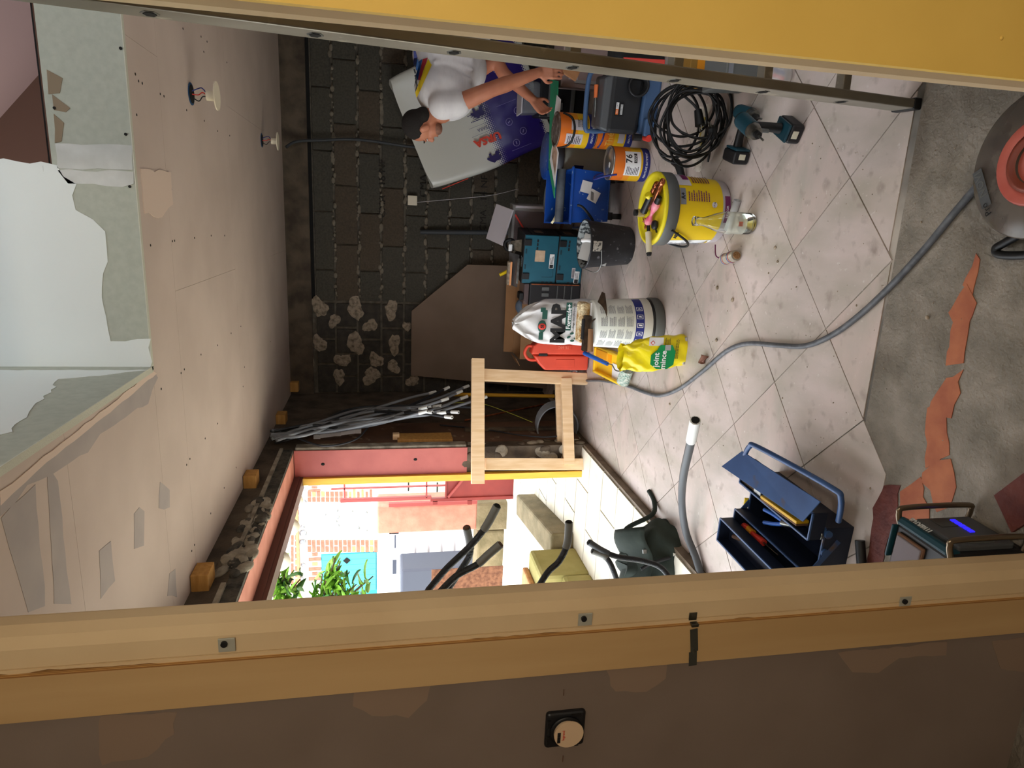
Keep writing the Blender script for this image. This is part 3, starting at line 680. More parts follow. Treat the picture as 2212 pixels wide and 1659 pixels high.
for k in range(10):
    z = RP*(k+.97)
    MB().box((LW/2, .036, z), (LW-.02, .03, .03), T=TL).build('rung', m_alu, lad, bev=.003)
    MB().prism([(-.018, -.009), (.0, -.017), (.018, -.009), (.018, .009), (0, .017), (-.018, .009)], .0012, T=TL @ Mat.Translation((-.0011, .036, z)) @ Mat(((0, 0, 1, 0), (1, 0, 0, 0), (0, 1, 0, 0), (0, 0, 0, 1)))).build('rung_socket', m_steel, lad)
    MB().prism([(-.014, -.006), (.0, -.012), (.014, -.006), (.014, .006), (0, .012), (-.014, .006)], .0012, T=TL @ Mat.Translation((-.0022, .036, z)) @ Mat(((0, 0, 1, 0), (1, 0, 0, 0), (0, 1, 0, 0), (0, 0, 0, 1)))).build('rung_hole', m_dark, lad)
for x in (.0135, LW): MB().box((x, .036, .01), (.034, .08, .03), T=TL).build('foot', m_rub, lad, bev=.004)

# ---- yellow paint bucket
yb = thing('paint_bucket', 'big yellow paint bucket with dark grey rim and yellow lid', 'bucket', (.085, 3.085, 0))
MB().lathe([(0, 0), (.140, 0), (.146, .006), (.160, .27), (.160, .28), (0, .28)], 40).build('body', m_lgry, yb)
MB().patch(.1494, .045, .27, R(-62), R(115), 26, Rt=.1610).build('yellow_wrap', m_ylw, yb)
MB().patch(.1494, .045, .27, R(-112), R(-63), 10, Rt=.1611).build('text_panel', m_w, yb)
f_ = lambda Rr: (lambda u, v: (Rr*math.sin(u), -Rr*math.cos(u), v))
tl_ = MB(); textlines(tl_, R(-108), R(-68), .16, .262, 16, f_(.1625), seed=3); textlines(tl_, R(-108), R(-68), .06, .15, 14, f_(.158), seed=4); tl_.build('print', m_gry, yb)
MB().patch(.154, .06, .07, R(-100), R(-66), 6, Rt=.155).build('stripe', m_ylw, yb)
MB().patch(.1492, .008, .034, R(-20), R(28), 10).build('logo_pill', m_purp, yb); txt('DECOR', .016, m_w, yb, (0, 0, .021), wrap=.1496)
MB().patch(.1615, .20, .268, R(42), R(92), 8, Rt=.1625).build('picture_panel', m_lgry, yb); MB().patch(.1632, .205, .235, R(56), R(76), 6).build('picture_brush', m_purp, yb)
MB().patch(.1620, .235, .262, R(8), R(36), 8).build('class_mark', m_gry, yb); txt('A+', .026, m_k, yb, (0, 0, .249), wrap=.1625, bold=.001).rotation_euler = (0, 0, R(22))
q = MB(); q.add([(.1565*math.sin(a)+0, -.1565*math.cos(a), .092+b) for a, b in [(R(10)+.085*math.cos(6.283*k/18), .013*math.sin(6.283*k/18)) for k in range(18)]], [tuple(range(18))]); q.build('weight_mark', m_lgry, yb); txt('17 kg', .012, m_k, yb, (0, 0, .092), wrap=.1568).rotation_euler = (0, 0, R(10))
ln = MB(); textlines(ln, R(14), R(34), .115, .225, 9, f_(.1613), seed=5); textlines(ln, R(50), R(78), .10, .19, 7, f_(.1600), seed=6); ln.build('print', m_purp, yb)
txt('ASN', .022, m_k, yb, (0, 0, .247), wrap=.1632, bold=.001).rotation_euler = (0, 0, R(-47))
MB().lathe([(.1605, .268), (.170, .268), (.171, .322), (.168, .326), (.160, .326)], 40).build('rim', m_dgry, yb)
MB().lathe([(0, .327), (.128, .327), (.134, .331), (.150, .331), (.152, .340), (.166, .340), (.170, .334), (.171, .325), (.162, .322)], 40).build('lid', m_ylwlid, yb)
hp = [(.172*math.sin(a), -.172*math.cos(a), z) for a, z in ((R(-34), .285), (R(-45), .23), (R(-58), .18), (R(-75), .155), (R(-95), .17), (R(-120), .23), (R(-140), .285))]
MB().tube(hp, .006, n=8).build('handle', m_rub, yb)
ZL = .333
def onlid(dx, dy, dz=0): return (.085+dx, 3.085+dy, ZL+dz)
for k, (a, b) in enumerate((((.015, -.035, .012), (.125, -.135, .016)), ((-.0, .0, .012), (.105, -.11, .014)), ((.04, .03, .012), (.115, -.06, .012)))):
    t = thing('copper_fitting', ['copper pipe stub on the yellow lid, nearest the front rim', 'copper pipe stub on the yellow lid, middle of three', 'copper pipe stub on the yellow lid, farthest back of three'][k], 'pipe', onlid(0, 0))
    MB().cyl(a, b, .0105, n=14, cap=False).build('pipe', m_copper, t, solid=.002); e = Vec(b)-Vec(a); e.normalize()
    MB().cyl(Vec(b)-e*.03, Vec(b)-e*.005, .0125, n=14, cap=False).build('collar', m_copper, t, solid=.001)
t = thing('test_plug', 'black pipe plug with yellow ring on the yellow lid', 'plug', onlid(.03, .02))
MB().cyl((.03, -.03, .015), (-.045, .035, .02), .018, n=14).build('barrel', m_black, t, bev=.003); MB().cyl((.016, -.02, .012), (.035, -.032, .034), .016, .016, n=14).build('ring', m_ylwlid, t)
t = thing('brush_head', 'short round bristle brush at the back of the yellow lid', 'brush', onlid(-.02, .10)); MB().cyl((0, 0, .0), (0, 0, .035), .018, .02, n=14).build('bristles', mat('bristle', (170, 150, 104), .9, bump=1, bs=200), t); MB().cyl((0, 0, .035), (0, 0, .05), .016, n=12).build('ferrule', m_dark, t)
m_pinkpl = mat('pink_plastic', (214, 84, 116), .5, col2=(226, 150, 160), ns=30)
t = thing('pink_stripper', 'dusty pink hand tool with black tip on the yellow lid', 'tool', onlid(-.02, -.05))
MB().tube([(-.05, .05, .016), (-.01, .01, .018), (.045, -.04, .016)], lambda q: .014+.006*math.sin(q*9), n=10).build('grip', m_pinkpl, t); MB().cyl((.045, -.04, .016), (.07, -.06, .016), .015, .013, n=12).build('tip', m_rub, t)
t = thing('copper_wool', 'tangled copper wire scrap on the yellow lid', 'wire', onlid(-.07, .03)); rr = random.Random(4)
for k in range(5): MB().tube([(rr.uniform(-.03, .03), rr.uniform(-.03, .03), rr.uniform(.003, .03)) for _ in range(5)], .002, n=5).build('wire', m_copper, t)
t = thing('rubber_stopper', 'round black stopper with short stem on the yellow lid', 'stopper', onlid(-.075, -.07)); MB().lathe([(0, 0), (.02, 0), (.022, .006), (.022, .014), (.018, .02), (0, .022)], 16).build('cap', m_rub, t); MB().cyl((-.018, -.01, .006), (-.034, -.02, .004), .004).build('stem', m_rub, t)
t = thing('putty_knife', 'small scraper with cream handle hanging over the left rim of the yellow lid', 'scraper', onlid(-.10, -.02))
MB().cyl((.05, .02, .014), (-.01, .0, .016), .007, .009, n=10).build('shank', m_rub, t); MB().cyl((-.01, 0, .016), (-.105, -.035, .018), .015, .013, n=12).build('grip', mat('cream_plastic', (216, 206, 178), .5), t, bev=.003); MB().cyl((-.105, -.035, .018), (-.118, -.04, .018), .0135, .010, n=12).build('end_cap', m_dark, t)

# ---- bottle, stub of pipe, cloth roll in front
m_glass = mat('clear_glass', (246, 250, 246), .03, trans=1, spec=.5)
bt = thing('glass_bottle', 'clear glass bottle with a pale printed band standing before the yellow bucket', 'bottle', (.033, 2.745, 0))
MB().lathe([(0, .004), (.03, .002), (.043, .006), (.047, .02), (.047, .13), (.040, .17), (.024, .215), (.0185, .235), (.0185, .255), (.0205, .257), (.0205, .278), (.017, .28), (.0155, .276), (.0155, .236), (.021, .215), (.037, .169), (.0445, .13), (.0445, .022), (.04, .012), (0, .01)], 32).build('glass', m_glass, bt)
MB().patch(.0474, .05, .135, R(-85), R(85), 20).build('printed_band', mat('frosted_print', (222, 222, 206), .6, alpha=.38), bt)
MB().lathe([(0, .0105), (.039, .0125), (.0442, .022), (.0442, .046), (0, .046)], 28).build('water', mat('water', (232, 240, 232), .02, trans=1), bt)
MB().patch(.0478, .07, .09, R(-16), R(8), 6).build('fruit_mark', mat('red_print', (176, 60, 40), .5, alpha=.6), bt)
t = thing('pipe_offcut', 'short grey plastic pipe stub lying behind the glass bottle', 'pipe'); MB().cyl((.135, 2.868, .016), (-.01, 2.93, .016), .016, n=18, cap=False).build('wall', mat('grey_pvc', (170, 168, 166), .5), t, solid=.003); MB().box((.125, 2.876, .032), (.007, .007, .002)).build('hole', m_dark, t)
m_twine = mat('cotton', (214, 204, 186), .95, col2=(196, 184, 164), ns=90, stretch=(1, 1, 20), bump=.8, bs=200)
t = thing('roller_sleeve', 'fluffy white paint roller sleeve with blue and red stripes on the tiles', 'roller', tuple(P(1576, 556, Z=.027)))
a_, b_ = Vec((-.012, .05, 0)), Vec((.012, -.055, -.002)); MB().cyl(a_, b_, .026, .025, n=18).build('pile', m_twine, t, bev=.008)
for k, q in enumerate((.12, .22, .58, .68)): MB().cyl(a_.lerp(b_, q), a_.lerp(b_, q+.03), .0268, n=18).build('stripe', [mat('blue_thread', (70, 90, 160), .9), mat('red_thread', (180, 60, 50), .9)][k % 2], t)
MB().cyl(b_, b_+Vec((.002, -.004, 0)), .018, n=14).build('core', mat('straw', (150, 110, 70), .9, bump=1, bs=200), t)
MB().tube([(-.01, .05, 0), (.0, .09, .02), (.05, .15, .0)], .003, n=6).build('cord', m_purp, t)

# ---- white bucket upside down with tools on top
m_wb = mat('white_bucket', (214, 216, 206), .45, col2=(224, 224, 216), ns=4)
wbk = thing('white_bucket', 'upturned white bucket with fine print columns and a blue band', 'bucket', (-.562, 3.685, 0))
MB().lathe([(0, 0), (.15, 0), (.157, .008), (.157, .052), (.153, .058), (.148, .058), (0, .058)], 40).build('lid', m_dgry, wbk)
MB().lathe([(.150, .058), (.150, .075), (.146, .076)], 40).build('gap_ring', m_black, wbk)
MB().lathe([(.149, .074), (.153, .078), (.136, .40), (.130, .406), (0, .406)], 40).build('body', m_wb, wbk)
MB().patch(.1508, .128, .178, R(-75), R(80), 24, Rt=.1483).build('blue_band', m_blueb, wbk)
pk = MB(); p2 = MB()
for k in range(6):
    a = R(-52+k*19); fr_ = lambda u, v: ((.1513-.052*(v-.128))*math.sin(u), -(.1513-.052*(v-.128))*math.cos(u), v)
    for (u0, u1, v0, v1) in ((-.085, .085, .136, .139), (-.085, .085, .168, .171), (-.085, -.07, .136, .171), (.07, .085, .136, .171)): pk.add([fr_(a+u0, v0), fr_(a+u1, v0), fr_(a+u1, v1), fr_(a+u0, v1)], [(0, 1, 2, 3)])
    s = k % 3; pk.add([fr_(a-.03, .143), fr_(a+.03, .143+.004*s), fr_(a+.045-.02*s, .163), fr_(a-.02, .161)], [(0, 1, 2, 3)])
pk.build('pictogram', m_w, wbk)
fb_ = lambda u, v: ((.1540-.053*(v-.08))*math.sin(u), -(.1540-.053*(v-.08))*math.cos(u), v)
for c in range(4):
    for rw_ in range(4): textlines(p2, R(-58+c*30), R(-34+c*30), .195+rw_*.05, .235+rw_*.05, 7, fb_, seed=c*7+rw_)
p2.build('print', m_gry, wbk)
def onwb(dx, dy, dz=0): return (-.562+dx, 3.685+dy, .407+dz)
t = thing('trowel', 'pointed steel trowel lying over the right rim of the upturned white bucket', 'trowel', onwb(0, 0))
m_tr = mat('worn_steel', (96, 80, 64), .4, .7, col2=(60, 48, 40), ns=14)
bl = [(.02, -.06), (.03, -.145), (.10, -.135), (.19, -.095), (.195, -.07), (.12, -.045)]
MB().prism(bl, .002, T=Mat.Translation((0, 0, .012)) @ Euler((R(26), R(6), 0)).to_matrix().to_4x4()).build('blade', m_tr, t)
MB().tube([(.05, -.09, -.02), (.02, -.09, .02), (-.02, -.09, .022)], .005, n=8).build('tang', m_tr, t); MB().cyl((-.02, -.09, .022), (-.15, -.10, .018), .014, .017, n=14).build('handle', mat('old_wood', (150, 112, 76), .7, col2=(120, 84, 54), ns=4, stretch=(1, 8, 8)), t, bev=.004)
t = thing('steel_tube', 'short square black steel tube on the upturned white bucket', 'tube', onwb(0, 0)); MB().add(*(lambda vs: (vs, [(0, 1, 5, 4), (1, 2, 6, 5), (2, 3, 7, 6), (3, 0, 4, 7)]))([(x, -.05+y, .032+z) for x in (-.155, .05) for y, z in ((-.018, -.018), (.018, -.018), (.018, .018), (-.018, .018))])).build('wall', m_tr, t, solid=.004)
MB().box((-.03, -.05, .056), (.12, .03, .012)).build('clip', m_black, t, bev=.003)
t = thing('sponge_float', 'honey coloured sponge float block on the upturned white bucket', 'sponge', onwb(0, 0)); MB().box((.0, .035, .035), (.235, .10, .055)).build('sponge', mat('sponge', (226, 208, 168), .95, col2=(178, 134, 78), ns=22, lo=.4, hi=.6, bump=1.2, bs=90), t, bev=.012); MB().box((.0, .035, .004), (.24, .105, .008)).build('backing', m_w, t)

# ---- crumpled MAP bag
m_mapbag = mat('paper_bag', (216, 214, 210), .45, col2=(206, 202, 200), ns=10, bump=.4, bs=14)
mp = thing('plaster_bag', 'white paper bag of plaster adhesive with a twisted foil-like top', 'bag', (-.66, 4.36, 0))
def mapf(u, v):
    a = u*6.28318; z = .73*v; n = 3.2
    hw = .158*(1-.12*max(0, v-.3)) if v < .72 else .158*.94*(1-((v-.72)/.28)**1.5*.82); hd = .085*(1 if v < .6 else 1-((v-.6)/.4)*.72)
    c, s_ = math.cos(a), math.sin(a); x = hw*math.copysign(abs(c)**(2/n), c); y = hd*math.copysign(abs(s_)**(2/n), s_)
    k = .004+.010*max(0, v-.65)/.35; x += k*math.sin(a*7+v*21)+ .05*max(0, v-.7)*-1; y += k*math.cos(a*9-v*17)
    return (x, y, z*(1+.01*math.sin(a*5)))
MB().grid(mapf, 60, 40).build('sack', m_mapbag, mp)
m_mapgrn = mat('map_green', (30, 78, 66), .5); m_foil = mat('silver_print', (176, 172, 170), .4, .3)
txt('MAP', .135, m_k, mp, (.0, -.092, .435), FRONT, bold=.006, sx=1.0, ext=.002); MB().box((.05, -.0905, .37), (.19, .004, .04)).build('green_plate', m_mapgrn, mp, bev=.002)
txt('Formule+', .043, m_w, mp, (.05, -.094, .369), FRONT, bold=.001)
for k, s in enumerate(('Collage des plaques de', 'plâtre et des doublages', 'Rebouchage')): txt(s, .021, m_k, mp, (.045, -.0925, .335-.026*k), FRONT)
MB().ell((-.02, -.088, .55), (.042, .004, .03), n=10).build('logo_oval', m_mapgrn, mp); MB().ell((-.02, -.091, .55), (.022, .004, .026), n=10).build('logo_disc', mat('logo_red', (210, 60, 48), .5), mp); txt('SI', .03, m_k, mp, (-.02, -.0965, .55), FRONT, bold=.001)
MB().box((.06, -.0895, .535), (.06, .003, .035)).box((-.085, -.0895, .555), (.05, .003, .03)).box((.092, -.088, .548), (.03, .003, .034)).build('green_ribbon', m_mapgrn, mp, kind='stuff')
for k, (x, z) in enumerate(((-.09, .36), (-.065, .34), (-.115, .335), (-.10, .31), (-.075, .30))): MB().ell((x, -.0895, z), (.008, .002, .015), n=6, rot=(0, R(-30+k*14), 0)).build('green_drop', m_mapgrn, mp)

# ---- orange-red tool case
m_redc = mat('red_case', (222, 78, 54), .45, col2=(208, 70, 48), ns=6)
rc = thing('tool_case', 'orange red plastic tool case standing on end behind the white bucket', 'case', (-1.0, 4.93, 0))
for s_, nm in ((-1, 'left_shell'), (1, 'right_shell')):
    po = [(0, .01), (.118, .01), (.118, .36 if s_ < 0 else .40), (.07, .41 if s_ < 0 else .46), (0, .455 if s_ < 0 else .475)]
    po = [(s_*x, z) for x, z in po]
    po = po if s_ > 0 else po[::-1]
    MB().prism(po, .11, T=Mat(((1, 0, 0, s_*.003), (0, 0, -1, .055), (0, 1, 0, 0), (0, 0, 0, 1)))).build('shell', m_redc, rc, bev=.014, seg=3)
MB().box((.062, -.056, .22), (.035, .004, .13)).build('name_plate', m_redc, rc, bev=.003); txt('TE 60C', .028, mat('red_emboss', (236, 120, 96), .4), rc, (.062, -.0585, .22), (R(90), R(-90), 0), bold=.0008)
MB().box((-.062, -.056, .2), (.06, .004, .15)).build('name_plate', m_redc, rc, bev=.003)
MB().tube([(.055, 0, .44), (.06, 0, .49), (.005, 0, .515), (-.045, 0, .48), (-.05, 0, .42)], .012, n=10).build('handle', m_redc, rc)
MB().box((.003, -.052, .38), (.02, .012, .07)).build('latch', m_rub, rc, bev=.003)

# ---- yellow tray, blue handled mini roller, white roller
m_ytr = mat('yellow_tray', (246, 200, 40), .4)
yt = thing('paint_tray', 'yellow plastic tray with white labels lying flat before the red case', 'tray', (-.955, 4.34, 0), R(4))
MB().box((0, 0, .012), (.20, .60, .024)).box((0, .28, .03), (.2, .03, .05)).box((.09, 0, .03), (.02, .6, .05)).box((-.09, 0, .03), (.02, .6, .05)).build('tray', m_ytr, yt, bev=.006)
MB().box((-.03, -.16, .027), (.1, .2, .003)).build('label', m_w, yt); MB().box((.05, .1, .04), (.08, .25, .04)).build('insert', mat('amber_plastic', (232, 160, 28), .4), yt, bev=.008)
t = thing('mini_roller', 'small paint roller frame with blue handle resting on the yellow tray', 'roller', (0, 0, 0))
h0, h1 = P(1263, 763, Z=.17), P(1312, 786, Z=.10); MB().cyl(h0, h1, .016, .014, n=14).build('handle', mat('blue_handle', (36, 88, 170), .45), t, bev=.004)
e1 = P(1350, 812, Z=.055); MB().tube([h1, P(1322, 788, Z=.09), P(1330, 800, Z=.075), P(1345, 803, Z=.06), e1], .004, n=8).build('frame', m_steel, t)
ax = Vec((.055, -.03, 0)); MB().cyl(e1-ax*.9, e1+ax*.9, .042, n=20).build('sleeve', mat('fleece', (214, 216, 200), .95, col2=(150, 176, 160), ns=60, bump=1.5, bs=130), t, bev=.012)

# ---- yellow filler bag
m_jb = mat('yellow_bag', (236, 216, 24), .3, col2=(228, 204, 18), ns=6, bump=.35, bs=16)
jb = thing('filler_bag', 'yellow plastic bag of jointing powder with its top folded over', 'bag', (-.638, 3.285, 0))
def jbf(u, v):
    a = u*6.28318; n = 2.8; c, s_ = math.cos(a), math.sin(a)
    hw = .082*(1+.12*math.sin(v*3)) if v < .7 else .088*(1-(v-.7)*1.3); hd = .052 if v < .5 else .052*(1-(v-.5)*1.5)+.006
    if v > .88: hw *= 1+(v-.88)*3
    k = .003+.008*max(0, v-.55); x = hw*math.copysign(abs(c)**(2/n), c)+k*math.sin(a*5+v*25); y = hd*math.copysign(abs(s_)**(2/n), s_)+k*math.cos(a*7-v*19)
    return (x-.05*v, y+.06*max(0, v-.6), .345*v*(1+.03*math.sin(a)))
MB().grid(jbf, 44, 36).build('pouch', m_jb, jb)
MB().box((0, 0, .006), (.15, .09, .012)).build('foil_base', m_foil, jb, bev=.004)
m_jg = mat('green_print', (10, 136, 74), .4)
gp_ = [(-.075, .14), (-.075, .2), (-.05, .235), (.0, .235), (.03, .2), (.055, .185), (.055, .12), (.02, .10), (-.05, .105)]
MB().prism([(x-.02, z-.03) for x, z in gp_], .006, T=Mat(((1, 0, 0, 0), (0, 0, -1, -.056), (0, 1, 0, 0), (0, 0, 0, 1)))).build('green_shape', m_jg, jb)
txt('joint', .042, m_w, jb, (-.045, -.0635, .175), FRONT, bold=.001); txt('mince', .042, m_w, jb, (-.045, -.0635, .135), FRONT, bold=.001)
MB().box((.022, -.0625, .115), (.03, .002, .032)).build('capacity_plate', m_foil, jb, bev=.003)
MB().box((.052, -.054, .18), (.045, .002, .08)).build('warning_panel', m_mapbag, jb); MB().box((.045, -.0556, .2), (.018, .002, .018), rot=(0, R(45), 0)).build('hazard_diamond', mat('logo_red2', (206, 50, 44), .5), jb); MB().box((.045, -.0566, .2), (.012, .002, .012), rot=(0, R(45), 0)).build('hazard_field', m_w, jb); txt('!', .012, m_k, jb, (.045, -.0582, .2), FRONT)
tl_ = MB(); textlines(tl_, .03, .075, .10, .135, 6, lambda u, v: (u, -.0565, v), seed=9); textlines(tl_, -.04, .07, .05, .07, 4, lambda u, v: (u, -.0565, v), seed=8); tl_.build('print', m_k, jb)

# ---- timber trestle in the doorway to the yard
tr = thing('trestle', 'raw pine trestle frame standing at the doorway to the yard', 'trestle')
def tb(a, b, w, h, nm): MB().beam(a, b, w, h).build(nm, m_wood, tr, bev=.002)
A0, A1 = P(1032, 775, Y=4.86), P(1032, 1045, Y=4.50)
dv = (A1-A0).normalized(); nv = Vec((0, 0, 1)).cross(dv); nv = nv if nv.y > 0 else -nv
MB().beam(A0, A1, .06, .095).build('top_beam', m_wood, tr, bev=.002)
f1, f2 = Vec((-1.205, 4.93, 0)), P(1257, 1003, Z=EX+.012)
for f in (f1, f2):
    q = (f-A0).dot(dv); top_ = A0+dv*q; top_.z = A0.z-.045; ft = Vec((f.x, f.y, f.z)); top_ += nv*.055
    MB().beam(ft, top_, .06, .09, up=(dv.x, dv.y, 0)).build('leg', m_wood, tr, bev=.002)
q1, q2 = f1+Vec((0, 0, .18)), Vec((f2.x, f2.y, .18))
MB().beam(q1-dv*.0-nv*.04, q2-nv*.04, .045, .085).build('stretcher', m_wood, tr, bev=.002)
MB().beam(q1+Vec((0, 0, .03))+nv*.05, q2+Vec((0, 0, .03))+nv*.05, .03, .07).build('stretcher', m_wood, tr, bev=.002)
wr_ = MB(); a = f1+(A0-f1)*.55
for k in range(3): wr_.tube([(f1.x+.035, f1.y-.02+.02*k, .45+.01*k), (f1.x+.04, f1.y-.02+.015*k, .62+.02*k)], .002, n=5)
wr_.build('wire_hook', m_dark, tr)

# ---- blue tile washing tub
m_blue = mat('blue_plastic', (14, 74, 164), .35, col2=(10, 62, 140), ns=5); layer(m_blue, (150, 170, 190), 30, .66, .72)
bx = thing('wash_tub', 'blue tiler wash tub with dark roller on top and black casters', 'tub', (.178, 4.57, 0))
tb_ = MB(); W2, D2, H0, H1 = .175, .17, .10, .375
tb_.prism([(-W2+.02, -D2+.01), (W2-.02, -D2+.01), (W2-.02, D2-.01), (-W2+.02, D2-.01)], .01, T=Mat.Translation((0, 0, H0)))
for x0, y0, x1, y1 in ((-1, -1, 1, -1), (1, -1, 1, 1), (1, 1, -1, 1), (-1, 1, -1, -1)):
    k = .9; th = .012
    o_ = [(x0*W2*k, y0*D2*k, H0), (x1*W2*k, y1*D2*k, H0), (x1*W2, y1*D2, H1), (x0*W2, y0*D2, H1)]; i_ = [(x*(1-th/W2), y*(1-th/D2), z) for x, y, z in o_]
    tb_.add(o_+i_, [(0, 1, 2, 3), (7, 6, 5, 4), (3, 2, 6, 7)])
tb_.add([(-W2, D2, H1), (W2, D2, H1), (W2, D2, H1+.09), (-W2, D2, H1+.09), (-W2, D2-.01, H1), (W2, D2-.01, H1), (W2, D2-.01, H1+.09), (-W2, D2-.01, H1+.09)], [(0, 1, 2, 3), (7, 6, 5, 4), (3, 2, 6, 7)])
tb_.add([(-W2, -D2, H1), (-W2, D2, H1), (-W2, D2, H1+.09), (-W2-.01, -D2, H1), (-W2-.01, D2, H1), (-W2-.01, D2, H1+.09)], [(0, 1, 2), (5, 4, 3), (0, 3, 5, 2), (0, 1, 4, 3)])
tb_.build('basin', m_blue, bx, bev=.004)
MB().box((0, -D2-.004, H1-.008), (2*W2+.02, .02, .016)).build('rim', m_blue, bx, bev=.005)
MB().cyl((-W2-.0, -.02, H1+.03), (W2, -.02, H1+.03), .03, n=18).build('roller', mat('roller_grey', (72, 76, 82), .5, col2=(100, 104, 108), ns=12), bx, bev=.006)
MB().tube([(-.06, -D2-.02, .33), (-.075, -D2-.03, .29), (-.16, -D2-.03, .215), (-W2-.02, -D2-.0, .235), (-W2-.035, -.02, .30)], .009, n=8).build('carry_handle', m_rub, bx)
for x, z, a in ((.0, .27, 12), (-.055, .215, 24)):
    s = MB().box((x+.06, -D2*.955-.008-(H1-z)*-.0, z), (.075, .002, .07), rot=(R(-4), R(a), 0)).build('sticker', m_mapbag, bx)
s2 = MB()
for k in range(9): s2.box((-.02+k*.006, -D2*.955-.0095, .225), (.003, .001, .022), rot=(R(-4), R(24), 0))
s2.build('bar_code', m_k, bx)
MB().box((-.14, .02, H1+.045), (.09, .05, .015), rot=(0, R(30), R(20))).build('wood_slip', mat('cream_wood', (232, 220, 176), .6), bx)
for x in (-.12, .12):
    for y in (-.13, .13):
        w = MB().cyl((x-.018, y, .04), (x+.018, y, .04), .04, n=18).build('caster', m_rub, bx, bev=.005); MB().box((x, y, .085), (.05, .05, .035)).build('fork', m_rub, w)

# ---- black mason's bucket with a float inside
m_mb = mat('bucket_black', (38, 39, 42), .55, col2=(54, 55, 58), ns=12, bump=.1, bs=30); layer(m_mb, (120, 122, 126), 30, .64, .7)
m_splat = mat('splattered_inside', (160, 166, 164), .9, col2=(60, 64, 66), ns=40, lo=.45, hi=.55, bump=.8, bs=60)
bb = thing('mason_bucket', 'black mason bucket with plaster crusted inside wall', 'bucket', (-.128, 4.235, 0))
MB().lathe([(0, 0), (.112, 0), (.122, .01), (.154, .30), (.160, .302), (.160, .312), (.152, .312)], 36).build('body', m_mb, bb)
MB().lathe([(.152, .312), (.117, .014), (0, .012)], 36).build('inner_wall', m_splat, bb)
MB().patch(.153, .235, .295, R(-14), R(10), 6, Rt=.158).build('paper_scrap', mat('torn_paper', (176, 170, 158), .9, col2=(90, 88, 84), ns=60, lo=.55, hi=.6), bb)
MB().tube([(-.16, 0, .29), (-.175, -.06, .24), (-.13, -.11, .22), (-.03, -.165, .24)], .0025, n=6).build('bail', m_steel, bb)
t = thing('plaster_float', 'grey plastering float with white grip stuck in the black bucket', 'float', (-.16, 4.215, .175))
MB().box((0, 0, .06), (.17, .008, .2), rot=(R(-38), R(14), 0)).build('plate', mat('pale_steel', (186, 186, 182), .4, .4), t, bev=.001); MB().tube([(.03, -.02, .02), (.045, -.06, .06), (.06, -.055, .13), (.055, -.02, .16)], .013, n=10).build('grip', m_w, t)
MB().cyl((-.06, -.03, -.12), (-.02, 0, .02), .006).build('foot_prop', m_steel, t)
# ---- two stacked teal systems cases and what lies on them
def teal_case(name, label, loc, rz, h, grp=None):
    t = thing(name, label, 'tool case', loc, R(rz))
    MB().box((0, .15, h/2), (.396, .296, h)).build('body', m_black, t, bev=.006)
    MB().box((0, -.002, h/2), (.386, .012, h-.012)).build('front', m_teal, t, bev=.004)
    for x in (-.135, .135):
        MB().box((x, -.012, h-.031), (.05, .014, .055)).build('latch', m_black, t, bev=.003)
    for x in (-.06, .065): MB().box((x, -.009, h-.02), (.035, .006, .012)).build('hinge_tab', m_tealdk, t)
    ft = MB()
    for x in (.09, .12, .15): ft.box((x, -.008, h*.62), (.02, .008, .012))
    for k in range(3): ft.box((-.18, -.006, .04+.035*k), (.006, .01, .02))
    ft.build('slots', m_black, t, kind='stuff')
    return t
cfr = P(1266, 511, Z=0); rzc = -9; cc = Vec((cfr.x-.198*math.cos(R(rzc)), cfr.y-.198*math.sin(R(rzc)), 0))
t1 = teal_case('systems_case', 'teal and black stacking tool case, bottom one of the pair', cc, rzc, .215)
t2 = teal_case('systems_case', 'teal and black stacking tool case, top one carrying trowels', cc+Vec((0, 0, .2152)), rzc, .285)
MB().box((.03, -.0095, .15), (.09, .002, .08)).build('worn_sticker', mat('old_sticker', (206, 180, 150), .7, col2=(190, 160, 130), ns=30), t2)
s_ = MB().box((-.01, -.0096, .05), (.115, .002, .038)).build('spec_label', m_w, t2); MB().box((-.05, -.0108, .05), (.028, .001, .03)).build('spec_mark', m_k, s_); tl_ = MB(); textlines(tl_, -.03, .04, .035, .065, 3, lambda u, v: (u, -.011, v), seed=2); tl_.build('print', m_k, s_)
MB().prism([(-.14, .03), (.05, .03), (.05, .033), (-.137, .033), (-.137, .12), (-.14, .12)], .001, T=Mat(((1, 0, 0, 0), (0, 0, -1, -.0085), (0, 1, 0, 0), (0, 0, 0, 1)))).build('pressed_line', m_tealdk, t2)
s_ = MB().box((-.135, -.0096, .045), (.10, .002, .04), rot=(0, R(2), 0)).build('spec_label', m_w, t1); MB().box((-.165, -.0108, .045), (.03, .001, .032)).build('spec_mark', m_k, s_); tl_ = MB(); textlines(tl_, -.145, -.09, .03, .06, 3, lambda u, v: (u, -.011, v), seed=3); tl_.build('print', m_k, s_)
s_ = MB().box((-.10, -.0093, .075), (.085, .002, .028)).build('bar_label', m_lgry, t1); q = MB()
for k in range(12): q.box((-.135+k*.006, -.0106, .075), (.003, .001, .02))
q.build('bar_code', m_k, s_)
for t, z in ((t1, .12), (t2, .15)):
    MB().box((.1985, .12, z), (.002, .09, .06)).build('side_sticker', mat('faded_sticker', (120, 100, 84), .8), t); MB().box((.1985, .15, z+.07), (.004, .24, .01)).build('side_rib', m_dark, t)
txt('makita', .03, mat('pale_lettering', (180, 190, 196), .5), t2, (-.03, .03, .2862), (0, 0, 0), bold=.0006)
txt('MAKPAC', .022, _M['pale_lettering'], t2, (-.03, .06, .2862), (0, 0, 0))
ZT = .5003
def ontop(dx, dy, dz=0): return cc+Vec((dx, dy, ZT+dz))
